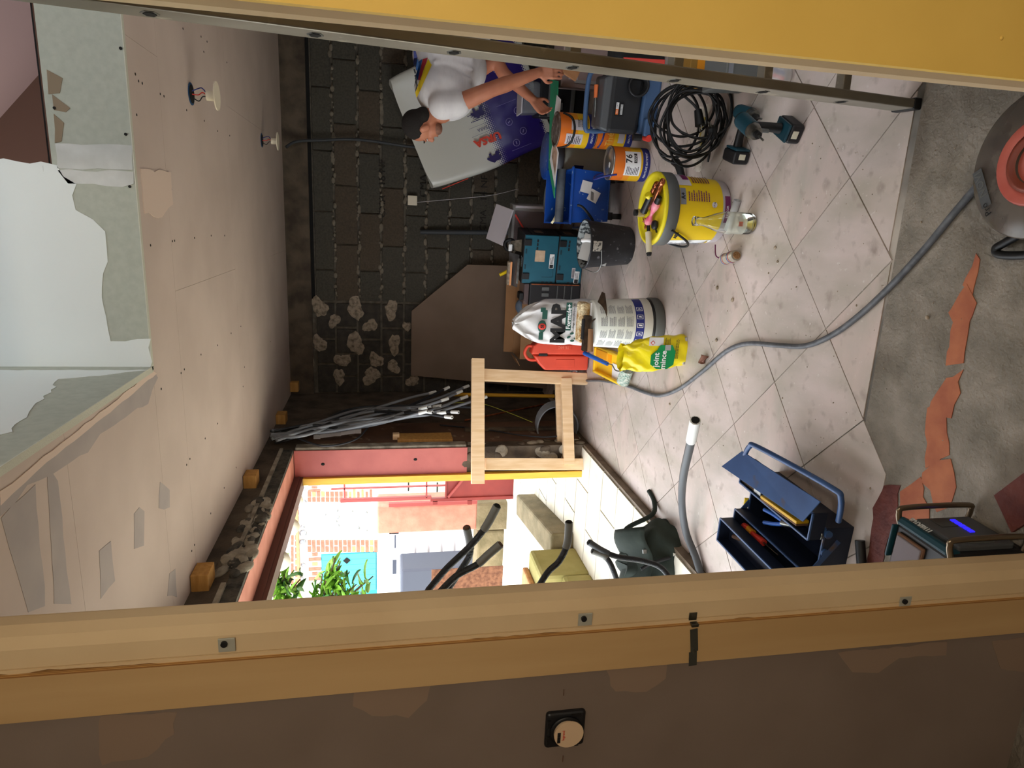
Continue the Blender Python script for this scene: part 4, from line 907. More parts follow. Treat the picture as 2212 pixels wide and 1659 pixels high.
t = thing('finishing_trowel', 'wide steel finishing trowel with white and orange edged handle on the teal case', 'trowel', ontop(-.09, .05, .03), R(-6))
MB().box((0, 0, .035), (.26, .14, .002), rot=(R(24), 0, 0)).build('blade', mat('bright_steel', (150, 150, 152), .35, .8, col2=(110, 110, 112), ns=6), t)
MB().box((-.03, .01, .068), (.19, .05, .03)).build('plaster_crust', m_dab, t, bev=.008); MB().box((-.03, -.012, .056), (.19, .014, .016)).build('orange_edge', mat('orange_plastic', (222, 150, 96), .5), t, bev=.003)
MB().box((0, -.056, .008), (.2, .01, .016)).build('lip', m_steel, t)
t = thing('scraper', 'white handled scraper standing beside the trowel on the teal case', 'scraper', ontop(.10, .08)); MB().prism([(-.05, 0), (.05, 0), (.03, .1), (-.03, .1)], .002, T=Mat(((1, 0, 0, 0), (0, .5, -1, 0), (0, .8, 0, 0), (0, 0, 0, 1)))).build('blade', m_steel, t); MB().box((-.02, .03, .085), (.055, .03, .03)).build('grip', m_w, t, bev=.006)
t = thing('tape_roll', 'black tape roll on the teal case next to the scraper', 'tape', ontop(.10, .18, .022)); MB().lathe([(.03, 0), (.055, 0), (.055, .04), (.03, .04), (.03, 0)], 24, T=Euler((R(70), 0, 0)).to_matrix().to_4x4() @ Mat.Translation((0, .05, 0))).build('roll', m_rub, t)
t = thing('utility_knife', 'yellow utility knife poking up behind the trowel', 'knife', ontop(-.10, .16)); MB().tube([(.06, 0, .01), (0, 0, .075), (-.045, 0, .155)], .014, n=10).build('body', m_ylw, t); MB().box((.05, 0, .04), (.04, .02, .03)).build('slider', m_black, t)
# organiser standing behind the cases
m_org = mat('pale_case', (150, 146, 142), .5); m_clr = mat('smoky_clear', (120, 104, 104), .15, alpha=.55)
o1 = P(1195, 490, Y=5.55)
og = thing('organizer_case', 'pale grey organizer case with clear lid behind the teal stack', 'case', (-.04, 5.56, 0), R(-6))
MB().box((0, .08, .27), (.34, .14, .54)).build('body', m_org, og, bev=.008); MB().box((0, .0, .34), (.24, .012, .36)).build('clear_lid', m_clr, og, bev=.004)
for x in (-.155, .155): MB().box((x, -.002, .27), (.02, .03, .5)).build('side_clip', m_lgry, og, bev=.004)
MB().box((0, .0, .115), (.3, .02, .02), rot=(0, R(12), 0)).build('brace', m_hard, og); MB().beam((-.05, -.012, .42), (.09, -.012, .52), .014, .012).build('red_strip', _M['logo_red'], og)
MB().box((0, .02, .64), (.30, .22, .016), rot=(R(30), R(14), 0)).build('lid_flap', m_lgry, og, bev=.003)
# black organiser left of the teal cases
bc = thing('black_case', 'black plastic tool case with copper strip and clear top left of the teal pair', 'case', (-.575, 5.25, 0), R(-4))
MB().box((0, .13, .215), (.19, .26, .43)).build('body', m_black, bc, bev=.01); MB().box((.085, -.003, .22), (.008, .014, .40)).build('copper_strip', m_copper, bc)
MB().box((0, .10, .455), (.17, .2, .04)).build('clear_top', m_clr, bc, bev=.006); MB().box((-.02, .06, .49), (.06, .1, .04)).build('handle', m_rub, bc, bev=.01)
for x in (-.06, 0, .05): MB().box((x, -.004, .3), (.03, .012, .06)).build('buckle', m_dgry, bc, bev=.003)
for k in range(3): MB().box((-.0, -.004, .08+.06*k), (.15, .008, .006)).build('rib', m_dgry, bc)
# cardboard box and offcut of plasterboard against the wall
m_card = mat('cardboard', (176, 132, 92), .85, col2=(166, 122, 82), ns=4)
cb = thing('cardboard_box', 'open brown cardboard box in front of the leaning plasterboard offcut', 'box', (-.86, 5.72, 0))
tb2 = MB().box((0, .0, .2), (.70, .006, .37)).box((0, .26, .2), (.70, .006, .39)).box((-.35, .13, .2), (.006, .26, .37)).box((.35, .13, .2), (.006, .26, .37)).box((0, .13, .012), (.7, .26, .006)); tb2.build('walls', m_card, cb)
MB().box((.0, .30, .43), (.69, .006, .10), rot=(R(-18), 0, 0)).build('flap', m_card, cb); MB().box((-.38, .13, .40), (.08, .25, .005), rot=(0, R(-30), 0)).build('flap', m_card, cb)
for z in (.1, .16, .27): MB().box((0, -.0036, z), (.69, .001, .003)).build('crease', m_hard, cb)
t = thing('grey_bag', 'crumpled blue grey plastic scrap in the cardboard box', 'bag', (-.75, 5.85, .35)); MB().ell((0, 0, 0), (.08, .06, .07), n=8).build('scrap', mat('bluish_film', (110, 126, 146), .4), t)
m_off = mat('beige_board', (124, 104, 88), .85, col2=(116, 97, 81), ns=3)
ps = thing('plasterboard_offcut', 'beige plasterboard offcut with a sloping corner leaning on the dark block wall', 'board', (0, 0, 0))
pts = [P(888, 672, Y=6.28), P(1010, 572, Y=6.25), P(1130, 572, Y=6.21), P(1130, 560, Y=6.21)]
ptx = [P(888, 811, Y=6.28), P(888, 672, Y=6.28), P(1010, 572, Y=6.24), None, None]
xr = ptx[2].x; xl = ptx[0].x; bz = .0; by = 6.17
ty = lambda z: by+(6.285-by)*z/ptx[0].z
fr3 = [(xl, ptx[0].z), (ptx[1].x, ptx[0].z), (xr, ptx[2].z), (xr+.01, 0), (xl-.11, 0)]
MB().slab([(x, ty(z), z) for x, z in fr3], (0, .013, .001)).build('sheet', m_off, ps)

# ---- paint cans and what is round them
m_or = mat('can_orange', (222, 116, 34), .4, col2=(216, 104, 30), ns=3); m_or2 = mat('can_amber', (228, 146, 30), .4); m_cy = mat('can_yellow', (226, 178, 22), .4)
m_tin = mat('tin', (176, 172, 166), .3, .9); m_tind = mat('tin_dusty', (104, 90, 80), .5, .6, col2=(170, 160, 150), ns=20, lo=.5, hi=.7)
def can(label, loc, Rr, h, rz=0, dust=True):
    t = thing('paint_can', label, 'paint can', loc, R(rz))
    MB().lathe([(0, 0), (Rr*.97, 0), (Rr, .004), (Rr, h*.20)], 32).build('base', m_blueb, t)
    MB().lathe([(Rr, h*.20), (Rr, h*.50)], 32).build('lower_wrap', m_cy, t); MB().lathe([(Rr, h*.50), (Rr, h*.66)], 32).build('middle_wrap', m_or2, t); MB().lathe([(Rr, h*.66), (Rr, h-.01)], 32).build('upper_wrap', m_or, t)
    MB().lathe([(Rr, h-.01), (Rr+.003, h-.006), (Rr+.002, h), (Rr-.008, h), (Rr-.012, h-.008), (Rr-.02, h-.008), (Rr-.024, h-.002), (0, h-.004)], 32).build('lid', m_tind if dust else m_tin, t)
    txt('PEINTURE BATIMENT', h*.075, m_w, t, (0, 0, h*.10), wrap=Rr+.0008)
    return t
c1 = can('orange and yellow paint can with script lettering, lower one of the stack of two', (.59, 4.42, 0), .106, .25, 8)
txt('Théodore', .06, mat('amber_letter', (240, 190, 90), .4), c1, (.0, 0, .155), wrap=.107); MB().patch(.1068, .06, .1, R(-50), R(-8), 8).build('label', m_lgry, c1)
MB().tube([(.107*math.sin(a), -.107*math.cos(a), z) for a, z in ((R(-80), .215), (R(-40), .205), (0, .20), (R(40), .205), (R(70), .215))], .006, n=8).build('handle', m_blueb, c1)
c2 = can('orange and yellow paint can with white paper labels, upper one of the stack', (.585, 4.415, .2505), .106, .25, 0)
MB().patch(.1069, .09, .2, R(-58), R(-18), 8).build('label', m_lgry, c2); MB().patch(.1069, .085, .17, R(-5), R(30), 8).build('label', m_lgry, c2)
tl_ = MB(); textlines(tl_, R(-55), R(-22), .1, .19, 8, f_(.1073), seed=11); textlines(tl_, R(5), R(40), .055, .13, 9, f_(.1073), seed=12); tl_.build('print', m_k, c2)
MB().tube([(.108*math.sin(a), -.108*math.cos(a), z) for a, z in ((R(-95), .225), (R(-60), .17), (R(-10), .15), (R(35), .165), (R(60), .215))], .008, n=8).build('handle', m_rub, c2)
c3 = can('paint can marked with the number 76, lid showing grey, standing alone in front', (.37, 4.085, 0), .099, .235, -6, False)
MB().patch(.0998, .06, .16, R(-40), R(48), 14).build('white_label', m_w, c3); txt('76', .055, m_k, c3, (0, 0, .135), wrap=.1003, bold=.001).rotation_euler = (0, 0, R(20)); MB().patch(.1001, .085, .105, R(6), R(40), 8).build('black_plate', m_k, c3); txt('SIVZ', .022, m_w, c3, (0, 0, .095), wrap=.1006).rotation_euler = (0, 0, R(22))
tl_ = MB(); textlines(tl_, R(-36), R(-4), .07, .15, 8, f_(.1003), seed=13); tl_.build('print', m_k, c3)
MB().tube([(.1*math.sin(a), -.1*math.cos(a), z) for a, z in ((R(-38), .20), (R(-50), .27), (R(-90), .315), (R(-130), .28), (R(-142), .21))], .006, n=8).build('handle', m_blueb, c3)
MB().ell((-.01, -.02, .234), (.02, .012, .003), n=6).build('paint_drip', m_mapbag, c3)
wb2 = thing('lidded_bucket', 'white bucket with blue lid half hidden behind the paint can stack', 'bucket', (.46, 4.86, 0))
MB().lathe([(0, 0), (.135, 0), (.15, .42), (0, .42)], 28).build('body', m_wb, wb2); MB().lathe([(.152, .35), (.157, .35), (.157, .43), (.152, .43)], 28).build('grey_collar', m_gry, wb2); MB().lathe([(0, .455), (.155, .455), (.162, .45), (.162, .415), (.15, .415)], 28).build('blue_lid', m_blue, wb2); MB().patch(.1462, .2, .27, R(-60), R(-25), 6).build('blue_square', m_blueb, wb2)
gb2 = thing('grey_tub', 'dark grey tub with black bail behind the blue wash tub', 'bucket', (.165, 5.03, 0)); MB().lathe([(0, 0), (.11, 0), (.13, .36), (.136, .36), (.136, .375), (.12, .375), (.1, .02), (0, .02)], 28).build('body', m_dgry, gb2); MB().tube([(.137*math.sin(a), -.137*math.cos(a), z) for a, z in ((R(-80), .34), (R(-20), .22), (R(60), .25), (R(95), .34))], .005).build('bail', m_rub, gb2)
# green board with the plan on it
m_gb = mat('green_felt', (34, 140, 96), .7, col2=(50, 156, 112), ns=30, stretch=(1, 9, 1))
gz = .462
gp4 = [P(1187, 362, Z=gz), P(1199, 428, Z=gz), Vec((.45, 4.50, gz)), Vec((.9, 4.55, gz)), Vec((.95, 4.75, gz))]
gr = thing('green_board', 'thin green board lying flat on the buckets under drawings', 'board'); MB().slab([tuple(p) for p in gp4], (0, 0, .008)).build('panel', m_gb, gr)
pz = gz+.0085
t = thing('plan_sheet', 'white sheet with a brown floor plan lying on the green board', 'paper'); MB().slab([tuple(P(x, y, Z=pz)) for x, y in ((1188, 345), (1199, 405), (1207, 330), (1197, 290))], (0, 0, .0012)).build('sheet', m_w, t)
MB().slab([tuple(P(x, y, Z=pz+.0013)) for x, y in ((1192, 338), (1199, 380), (1204, 330), (1196, 302))], (0, 0, .0006)).build('plan', mat('plan_brown', (196, 164, 140), .7, col2=(150, 120, 100), ns=14, lo=.45, hi=.6), t)
t = thing('white_sheet', 'plain white paper sheet curling up at the far end of the green board', 'paper'); MB().slab([tuple(P(x, y, Z=pz+.001)) for x, y in ((1195, 265), (1206, 290), (1212, 215), (1203, 205))], (0, 0, .0012)).build('sheet', m_w, t)

# ---- insulation pack leaning on the block wall
def ursa_mat():
    m = bpy.data.materials.new('insulation_wrap'); m.use_nodes = True; t = m.node_tree; b = t.nodes['Principled BSDF']; N = t.nodes.new; L = t.links.new
    b.inputs['Roughness'].default_value = .28
    c = N('ShaderNodeTexCoord'); sx = N('ShaderNodeSeparateXYZ'); L(c.outputs['Object'], sx.inputs[0])
    def rampv(stops):
        mr = N('ShaderNodeMapRange'); mr.inputs['From Max'].default_value = 1.1; L(sx.outputs['Z'], mr.inputs[0]); r = N('ShaderNodeValToRGB'); L(mr.outputs[0], r.inputs[0])
        while len(r.color_ramp.elements) < len(stops): r.color_ramp.elements.new(.5)
        for e, (p, v) in zip(r.color_ramp.elements, stops): e.position = p/1.1; e.color = (v, v, v, 1)
        return r.outputs[0]
    thr = rampv([(.03, 0), (.08, .7), (.10, 1), (.40, 1), (.43, .72), (.50, .4), (.56, .0)])
    mp = N('ShaderNodeMapping'); mp.inputs['Scale'].default_value = (64, 1, 64); mp.inputs['Rotation'].default_value = (0, R(45), 0); L(c.outputs['Object'], mp.inputs[0])
    v = N('ShaderNodeTexVoronoi'); v.inputs['Randomness'].default_value = 0; v.inputs['Scale'].default_value = 1; v.voronoi_dimensions = '3D'; L(mp.outputs[0], v.inputs['Vector'])
    n = N('ShaderNodeTexNoise'); n.inputs['Scale'].default_value = 5; L(c.outputs['Object'], n.inputs['Vector'])
    lt = N('ShaderNodeMath'); lt.operation = 'LESS_THAN'; L(v.outputs['Distance'], lt.inputs[0]); L(thr, lt.inputs[1])
    mx = N('ShaderNodeMix'); mx.data_type = 'RGBA'; mx.inputs['A'].default_value = (*lin((206, 204, 192)), 1); mx.inputs['B'].default_value = (*lin((44, 30, 108)), 1)
    L(lt.outputs[0], mx.inputs['Factor']); L(mx.outputs['Result'], b.inputs['Base Color'])
    bp = N('ShaderNodeBump'); bp.inputs['Strength'].default_value = .25; bp.inputs['Distance'].default_value = .03; L(n.outputs[0], bp.inputs['Height']); L(bp.outputs[0], b.inputs['Normal'])
    return m
m_ursa = ursa_mat(); m_ured = mat('wrap_red', (214, 66, 44), .35); m_unavy = mat('wrap_navy', (44, 34, 92), .35); m_upale = mat('wrap_pale', (150, 140, 190), .4)
BL = P(1196, 306, Y=6.0)
ub = thing('insulation_pack', 'white and purple plastic wrapped insulation pack tilted against the block wall', 'insulation pack', (BL.x-.01, 5.96, BL.z-.01), rot=(R(-3), R(-24), 0))
UW, UH, UD = 1.0, 1.15, .25
def puff(x, z): return .03*(math.sin(math.pi*min(max(x/UW, 0), 1))**.5)*(math.sin(math.pi*min(max(z/UH, 0), 1))**.5)
fr_ = MB()
def uf(a, v):
    n = 7; c, s_ = math.cos(a), math.sin(a); e = 1-.06*abs(2*v-1)**6-.02*math.sin(v*9)
    x = UW/2+UW/2*e*math.copysign(abs(c)**(2/n), c); y = UD/2+UD/2*e*math.copysign(abs(s_)**(2/n), s_)
    y += -.012*math.sin(x*9+v*4)*(1 if s_ < 0 else 0)
    return (x, y, v*UH+.01*math.sin(a*3))
fr_.grid(lambda u, v: uf(u*6.28318, v), 64, 30)
fr_.add([uf(k/64*6.28318, 1) for k in range(64)], [tuple(range(64))]); fr_.add([uf(k/64*6.28318, 0) for k in range(64)], [tuple(range(63, -1, -1))])
fr_.build('wrap', m_ursa, ub)
UR = (R(90), R(-90), 0)
yfr = -.016
bear = [(0, 0), (.012, .03), (.0, .045), (.015, .06), (.04, .058), (.06, .066), (.085, .05), (.105, .03), (.10, .02), (.082, .024), (.08, .0), (.066, .0), (.062, .02), (.035, .018), (.03, 0)]
def ulogo(x, z, k):
    txt('URSA', .085, m_ured, ub, (x, yfr, z), UR, bold=.004, sx=1.15)
    bm = MB().prism([(px*1.2-.06, py*1.3) for px, py in bear], .001, T=Mat.Translation((x-.115, yfr, z)) @ Euler(UR).to_matrix().to_4x4()).build('bear_mark', m_unavy, ub)
    for s_ in range(2): MB().beam((x-.055+.0, yfr-.001, z-.12), (x-.055, yfr-.001, z+.12), .001, .002, up=(0, 1, 0))
ulogo(.235, .555, 0); ulogo(.62, .555, 1)
txt('TERRA', .038, m_unavy, ub, (.33, yfr, .555), UR)
for dx in (.295, .365): MB().box((dx, yfr, .555), (.002, .001, .24)).build('rule', m_unavy, ub)
tl_ = MB(); textlines(tl_, .46, .66, .40, .47, 5, lambda u, v: (v, yfr-.001, u), seed=21); tl_.build('print', m_unavy, ub)
for k, (x, z) in enumerate(((.12, .33), (.19, .24), (.30, .33), (.36, .23), (.62, .36), (.72, .28))):
    g = MB().lathe([(.026, 0), (.030, 0), (.030, .001), (.026, .001)], 20, T=Mat.Translation((x, yfr-.002, z)) @ Euler((R(90), 0, 0)).to_matrix().to_4x4()).build('icon_ring', m_upale, ub); MB().box((x, yfr-.003, z), (.026, .001, .007), rot=(0, R(30*k), 0)).build('icon_mark', m_upale, g)
for x in (.07, .45, .80): MB().box((x, yfr-.002, .30), (.002, .001, .18)).build('rule', m_upale, ub)
for k in range(2): MB().box((.18+.13*k, yfr-.001, .075), (.03, .001, .03)).build('care_mark', m_unavy, ub)
MB().box((-.004, .1, .95), (.006, .02, .25)).build('red_edge', m_ured, ub); txt('URSA', .075, m_ured, ub, (-.006, .15, .40), (R(90), R(-90), R(-90)), bold=.003)
MB().tube([(-.02, .05, .05), (-.06, .02, .10), (-.09, .0, .06)], .004).build('tie_end', m_w, ub)

# ---- black toolbox and boxes by the wall on the right
t = thing('black_toolbox', 'black toolbox with ribbed front standing behind the green board', 'toolbox', (1.0, 5.35, 0), R(-6)); MB().box((0, .14, .20), (.42, .26, .40)).build('body', m_black, t, bev=.012); MB().box((0, .0, .32), (.40, .02, .03)).build('rib', m_dgry, t, bev=.004); MB().box((0, .0, .14), (.40, .02, .03)).build('rib', m_dgry, t, bev=.004)
for x in (-.12, .12): MB().box((x, -.012, .26), (.05, .02, .08)).build('latch', m_dgry, t, bev=.004)
t = thing('clear_tub', 'small smoky clear tub on the black toolbox', 'tub', (.93, 5.42, .4005)); MB().box((0, 0, .07), (.22, .16, .14), top=(1.1, 1.1)).build('tub', mat('smoky_clear2', (120, 120, 122), .2, alpha=.6), t, bev=.02); MB().box((0, 0, .146), (.25, .19, .012)).build('lid', m_lgry, t, bev=.004)
t = thing('carton', 'pinkish grey carton with a torn white label right of the blue and black machine', 'box', (1.02, 4.55, 0), R(-8)); MB().box((0, .15, .22), (.3, .28, .44)).build('carton', mat('pink_card', (150, 128, 122), .8), t, bev=.004); MB().box((-.02, .008, .36), (.16, .004, .06)).build('label', m_lgry, t); MB().box((-.11, .004, .2), (.02, .006, .3)).build('tape', m_org, t)

# ---- blue and black workshop machine
m_mdk = mat('machine_black', (34, 35, 37), .5); m_mgr = mat('machine_grey', (74, 76, 78), .5); m_mbl = mat('machine_blue', (62, 88, 122), .45)
vc = thing('workshop_machine', 'dark blue and black workshop machine with round dust outlet and carrying bar', 'machine', tuple(P(1424, 225, Z=0)), R(-10))
MB().box((0, .15, .05), (.34, .30, .10)).build('base_frame', m_mbl, vc, bev=.012)
MB().box((-.02, .14, .20), (.32, .25, .20)).build('housing', m_mdk, vc, bev=.025, seg=3); MB().box((-.02, .13, .312), (.31, .22, .05), top=(.9, .85)).build('vent_cover', m_mgr, vc, bev=.012)
for k in range(3): MB().box((-.08+.055*k, .05, .315), (.035, .03, .006), rot=(R(55), 0, R(20))).build('vent', m_dark, vc)
MB().lathe([(.052, 0), (.062, 0), (.064, .03), (.060, .035), (.050, .03), (.048, -.05), (0, -.05)], 28, T=Mat.Translation((.09, -.0, .15)) @ Euler((R(90), 0, 0)).to_matrix().to_4x4()).build('outlet', m_black, vc)
s_ = MB().box((-.045, .0135, .235), (.075, .002, .055)).build('maker_label', m_k, vc); MB().box((-.06, .0122, .249), (.03, .001, .016)).build('maker_orange', m_or, s_); txt('ISO', .013, m_w, s_, (-.06, .0114, .249), FRONT); MB().box((-.027, .0122, .249), (.036, .001, .016)).build('maker_white', m_w, s_); txt('CRAFT', .011, m_k, s_, (-.027, .0114, .249), FRONT)
q = MB()
for k in range(14): q.box((-.072+k*.004, .0122, .222), (.002, .001, .014))
q.build('bar_code', m_w, s_)
MB().tube([(-.17, .12, .26), (-.18, .12, .36), (-.15, .12, .40), (.10, .12, .41), (.15, .12, .37), (.14, .12, .28)], .014, n=10).build('carry_bar', m_mbl, vc)
MB().box((-.13, .0, .05), (.10, .09, .07)).build('clamp_block', m_mbl, vc, bev=.01); MB().cyl((-.19, -.02, .09), (-.19, -.02, .14), .02).build('knob', m_rub, vc); MB().cyl((-.19, .02, .05), (-.19, -.05, .05), .019, n=14).build('orange_knob', _M['logo_red'], vc)
t = thing('screwdriver', 'orange handled screwdriver lying under the carrying bar', 'screwdriver', tuple(vc.location+Vec((.02, .13, .352)))); MB().cyl((.08, 0, 0), (.01, 0, 0), .013, .011, n=12).build('handle', mat('orange_grip', (226, 116, 60), .5), t, bev=.003); MB().cyl((.01, 0, 0), (-.10, -.01, 0), .004).build('shaft', m_steel, t)
# tangle of black cable
cl = thing('cable_tangle', 'tangled loops of black power cable with plugs in front of the machine', 'cable', tuple(P(1548, 256, Z=0)))
rr = random.Random(12); cb_ = MB()
for k in range(10):
    pts = []; cx, cz = rr.uniform(-.05, .06), .15+rr.uniform(-.04, .05); rx, rz_ = rr.uniform(.12, .20), rr.uniform(.09, .145); ph = rr.uniform(0, 6.28)
    for j in range(13):
        a = ph+j*6.28318/12*1.02; zz = max(.012, cz+rz_*math.sin(a)); pts.append((cx+rx*math.cos(a), .05*k/3-.10+.55*(zz-.15)+rr.uniform(-.02, .02), zz))
    MB().tube(pts, .0065, n=7, k=5).build('loop', m_rub, cl)
def plug(a, b, nm='plug'):
    a, b = Vec(a), Vec(b); p = MB().cyl(a, b, .018, .024, n=12).build(nm, m_rub, cl, bev=.004); e = (b-a).normalized(); s = orient(a, b)[0]*.009
    for q in (-1, 1): MB().cyl(b+s*q, b+s*q+e*.025, .003, n=6).build('pin', m_steel, p)
plug((-.11, -.12, .06), (-.06, -.13, .09)); plug((.02, -.06, .13), (-.05, -.08, .12))
MB().tube([(-.2, .0, .02), (-.12, -.08, .05), (-.11, -.12, .06)], .006).build('loop', m_rub, cl); MB().tube([(.1, 0, .2), (.05, -.04, .15), (.02, -.06, .13)], .006).build('loop', m_rub, cl)
# grinder handle on the floor
t = thing('tool_grip', 'small black plastic tool grip lying on the tiles behind the yellow bucket', 'grip', tuple(P(1476, 372, Z=.02))); MB().tube([(.06, .06, .03), (.03, .02, .02), (-.05, -.01, .0)], lambda q: .024-.006*q, n=12).build('grip', m_rub, t); MB().box((-.06, -.015, 0), (.03, .03, .035)).build('end', m_dgry, t, bev=.004)
t = thing('clear_sachet', 'crumpled clear plastic sachet with a yellow strip under the black cable tangle', 'sachet', tuple(P(1520, 300, Z=.012))); MB().grid(lambda u, v: ((u-.5)*.3+.01*math.sin(v*9), (v-.5)*.12, .012+.012*math.sin(u*17+v*11)), 18, 10).build('film', mat('clear_film', (214, 206, 190), .15, alpha=.5), t); MB().box((.02, 0, .012), (.16, .04, .006)).build('strip', mat('olive_strip', (150, 130, 50), .6), t)

# ---- cordless drivers
def driver(label, loc, rot):
    t = thing('impact_driver', label, 'driver', loc, rot=rot)
    MB().box((0, .01, .028), (.075, .115, .056)).build('battery', m_black, t, bev=.012, seg=3); MB().box((0, .005, .062), (.07, .10, .010)).build('battery_shoe', m_tealdk, t, bev=.004)
    MB().box((-.0, -.0485, .034), (.03, .003, .024)).build('button_plate', mat('pale_button', (206, 200, 176), .5), t, bev=.002)
    MB().tube([(0, .015, .068), (0, .018, .12), (0, .01, .18)], lambda q: .021-.003*math.sin(q*3), n=14).build('grip', m_rub, t)
    MB().cyl((0, .07, .205), (0, -.03, .205), .032, n=20).build('motor_housing', m_tealdk, t, bev=.006); MB().cyl((0, .08, .205), (0, .065, .205), .030, n=20).build('rear_cap', m_rub, t, bev=.004)
    MB().cyl((0, -.03, .205), (0, -.065, .205), .031, .024, n=20).build('hammer_case', m_steel, t); MB().cyl((0, -.065, .205), (0, -.083, .205), .014, n=14).build('chuck', m_rub, t); MB().cyl((0, -.083, .205), (0, -.125, .205), .004, n=8).build('bit', m_steel, t)
    MB().box((0, -.025, .155), (.014, .016, .04)).build('trigger', m_dgry, t, bev=.004)
    return t
driver('teal and black cordless driver standing upright on its battery near the ladder foot', tuple(P(1722, 283, Z=0)), (0, 0, R(-28)))
driver('second cordless driver, lying on its side behind the upright one', tuple(P(1588, 352, Z=.04)), (R(6), R(90), R(-10)))

# ---- things seen between the ladder and the jamb
def near(x, y, z=0): return tuple(P(x, y, Z=z))
t = thing('red_box', 'dull red brown box seen between ladder rungs, upper part of the gap', 'box', (1.48, 4.62, 0)); MB().box((0, 0, .33), (.36, .3, .66)).build('box', mat('dull_red', (112, 62, 56), .7), t, bev=.006); MB().box((0, -.151, .4), (.3, .003, .2)).build('label', mat('dull_pink', (140, 92, 84), .7), t)
t = thing('work_bag', 'black work bag with an orange strap between the ladder rungs', 'bag', near(1440, 95)); MB().box((0, .1, .15), (.34, .24, .3), top=(.75, .7)).build('bag', mat('black_cloth', (30, 30, 30), .9, bump=.3, bs=40), t, bev=.04, seg=3); MB().box((-.11, -.03, .14), (.03, .02, .24), rot=(R(-8), 0, 0)).build('strap', _M['logo_red'], t, bev=.004)
t = thing('ochre_carton', 'small ochre carton on the floor seen between the ladder rungs', 'box', near(1560, 138)); MB().box((0, .08, .08), (.20, .15, .16)).build('carton', mat('ochre_card', (150, 112, 44), .7), t, bev=.004); MB().box((0, .003, .1), (.1, .002, .05)).build('label', m_or2, t)
t = thing('grey_crate', 'dark grey crate below the ochre carton, crossed by a ladder rung', 'crate', near(1655, 130)); MB().box((.02, .1, .09), (.24, .2, .18), top=(1.08, 1.08)).build('crate', m_dgry, t, bev=.006); MB().box((.02, .0, .16), (.25, .02, .02)).build('rim', m_gry, t)
t = thing('clear_bag', 'small clear plastic bag of fittings near the lowest ladder rungs', 'bag', near(1720, 160)); MB().ell((0, .05, .035), (.06, .05, .04), n=10).build('film', mat('clear_film2', (210, 206, 204), .12, alpha=.45), t)
for k in range(4): MB().cyl((-.03+.02*k, .05, .02), (-.01+.018*k, .08, .05), .007).build('fitting', [m_w, _M['logo_red'], m_blueb, m_rub][k], t)
# ================================================================== THE MAN
m_skin = mat('skin', (186, 122, 92), .55, col2=(172, 106, 78), ns=9); m_hair = mat('dark_hair', (30, 24, 20), .85, bump=.6, bs=300)
m_shirt = mat('white_tshirt', (212, 208, 206), .85, col2=(204, 199, 198), ns=5, bump=.5, bs=9, stretch=(1, 1, 3)); m_jean = mat('dark_trousers', (40, 42, 46), .9, bump=.4, bs=20)
def organic(mb, name, m, parent, vox, it=6, rel=None):
    o = mb.build(name, m, parent); q = o.modifiers.new('remesh', 'REMESH'); q.mode = 'VOXEL'; q.voxel_size = vox; q.use_smooth_shade = True
    s_ = o.modifiers.new('smooth', 'SMOOTH'); s_.iterations = it; s_.factor = .5; return o
man = thing('person', 'dark haired man in a white t-shirt with coloured back stripes bending over behind the ladder', 'person', (1.32, 4.72, 0))
mo = man.location; W = lambda p: Vec(p)-mo
def limb(mb, pts, rad):
    pts = [Vec(p) for p in pts]; n = len(pts)-1
    mb.tube(pts, lambda t: rad[min(int(t*n), n-1)]*(1-(t*n-min(int(t*n), n-1)))+rad[min(int(t*n), n-1)+1]*(t*n-min(int(t*n), n-1)), n=14, k=8)
    for p, q in ((pts[0], rad[0]), (pts[-1], rad[-1])): mb.ell(p, (q, q, q), n=8)
def hand(mb, w, D, N, curl, k=1.0):
    D = Vec(D).normalized(); N = Vec(N); N = (N-D*N.dot(D)).normalized(); S = D.cross(N)
    w = Vec(w)
    for s in (-.026, -.009, .009, .026): mb.tube([w+S*s*.7, w+D*.05+S*s, w+D*.092+S*s*1.12], .0135, n=8)
    for i, (s, l) in enumerate(((-.031, .066), (-.0105, .078), (.0105, .074), (.030, .058))):
        b = w+D*.088+S*s*1.1; a1 = curl*.5; a2 = curl*1.15; a3 = curl*1.7
        p1 = b+(D*math.cos(a1)+N*math.sin(a1))*l*.42; p2 = p1+(D*math.cos(a2)+N*math.sin(a2))*l*.33; p3 = p2+(D*math.cos(a3)+N*math.sin(a3))*l*.27
        mb.tube([b-D*.01, b, p1, p2, p3], lambda t: .0100-.0025*t, n=8, k=4); mb.ell(p3, (.0075,)*3, n=6)
    t0 = w+D*.025-S*.03; t1 = t0-S*.026+D*.03+N*.018; t2 = t1+D*.034+N*.016+S*.006
    mb.tube([w+D*.01-S*.012, t0, t1, t2], lambda t: .0135-.004*t, n=8, k=4); mb.ell(t2, (.0095,)*3, n=6)
HC = W(P(912, 273, Y=4.56)); NB = W(P(950, 232, Y=4.56))
LS = W(P(962, 236, Y=4.42)); LE = W(P(1062, 193, Y=4.33)); LWr = W(P(1163, 157, Y=4.36))
RS = W(P(972, 205, Y=4.74)); RE = W(P(1062, 138, Y=4.72)); RWr = W(P(1150, 214, Y=4.60))
PV = W(P(1015, 40, Y=4.72)); PV = Vec((PV.x, PV.y, 1.0))
fw = Vec((-.80, .42, -.44)).normalized(); upv = (Vec((-.32, .05, 1))-fw*fw.dot(Vec((-.32, .05, 1)))).normalized(); rt = fw.cross(upv)
HT = Mat(((rt.x, fw.x, upv.x, HC.x), (rt.y, fw.y, upv.y, HC.y), (rt.z, fw.z, upv.z, HC.z), (0, 0, 0, 1)))
hp_ = lambda x, y, z: HT @ Vec((x, y, z))
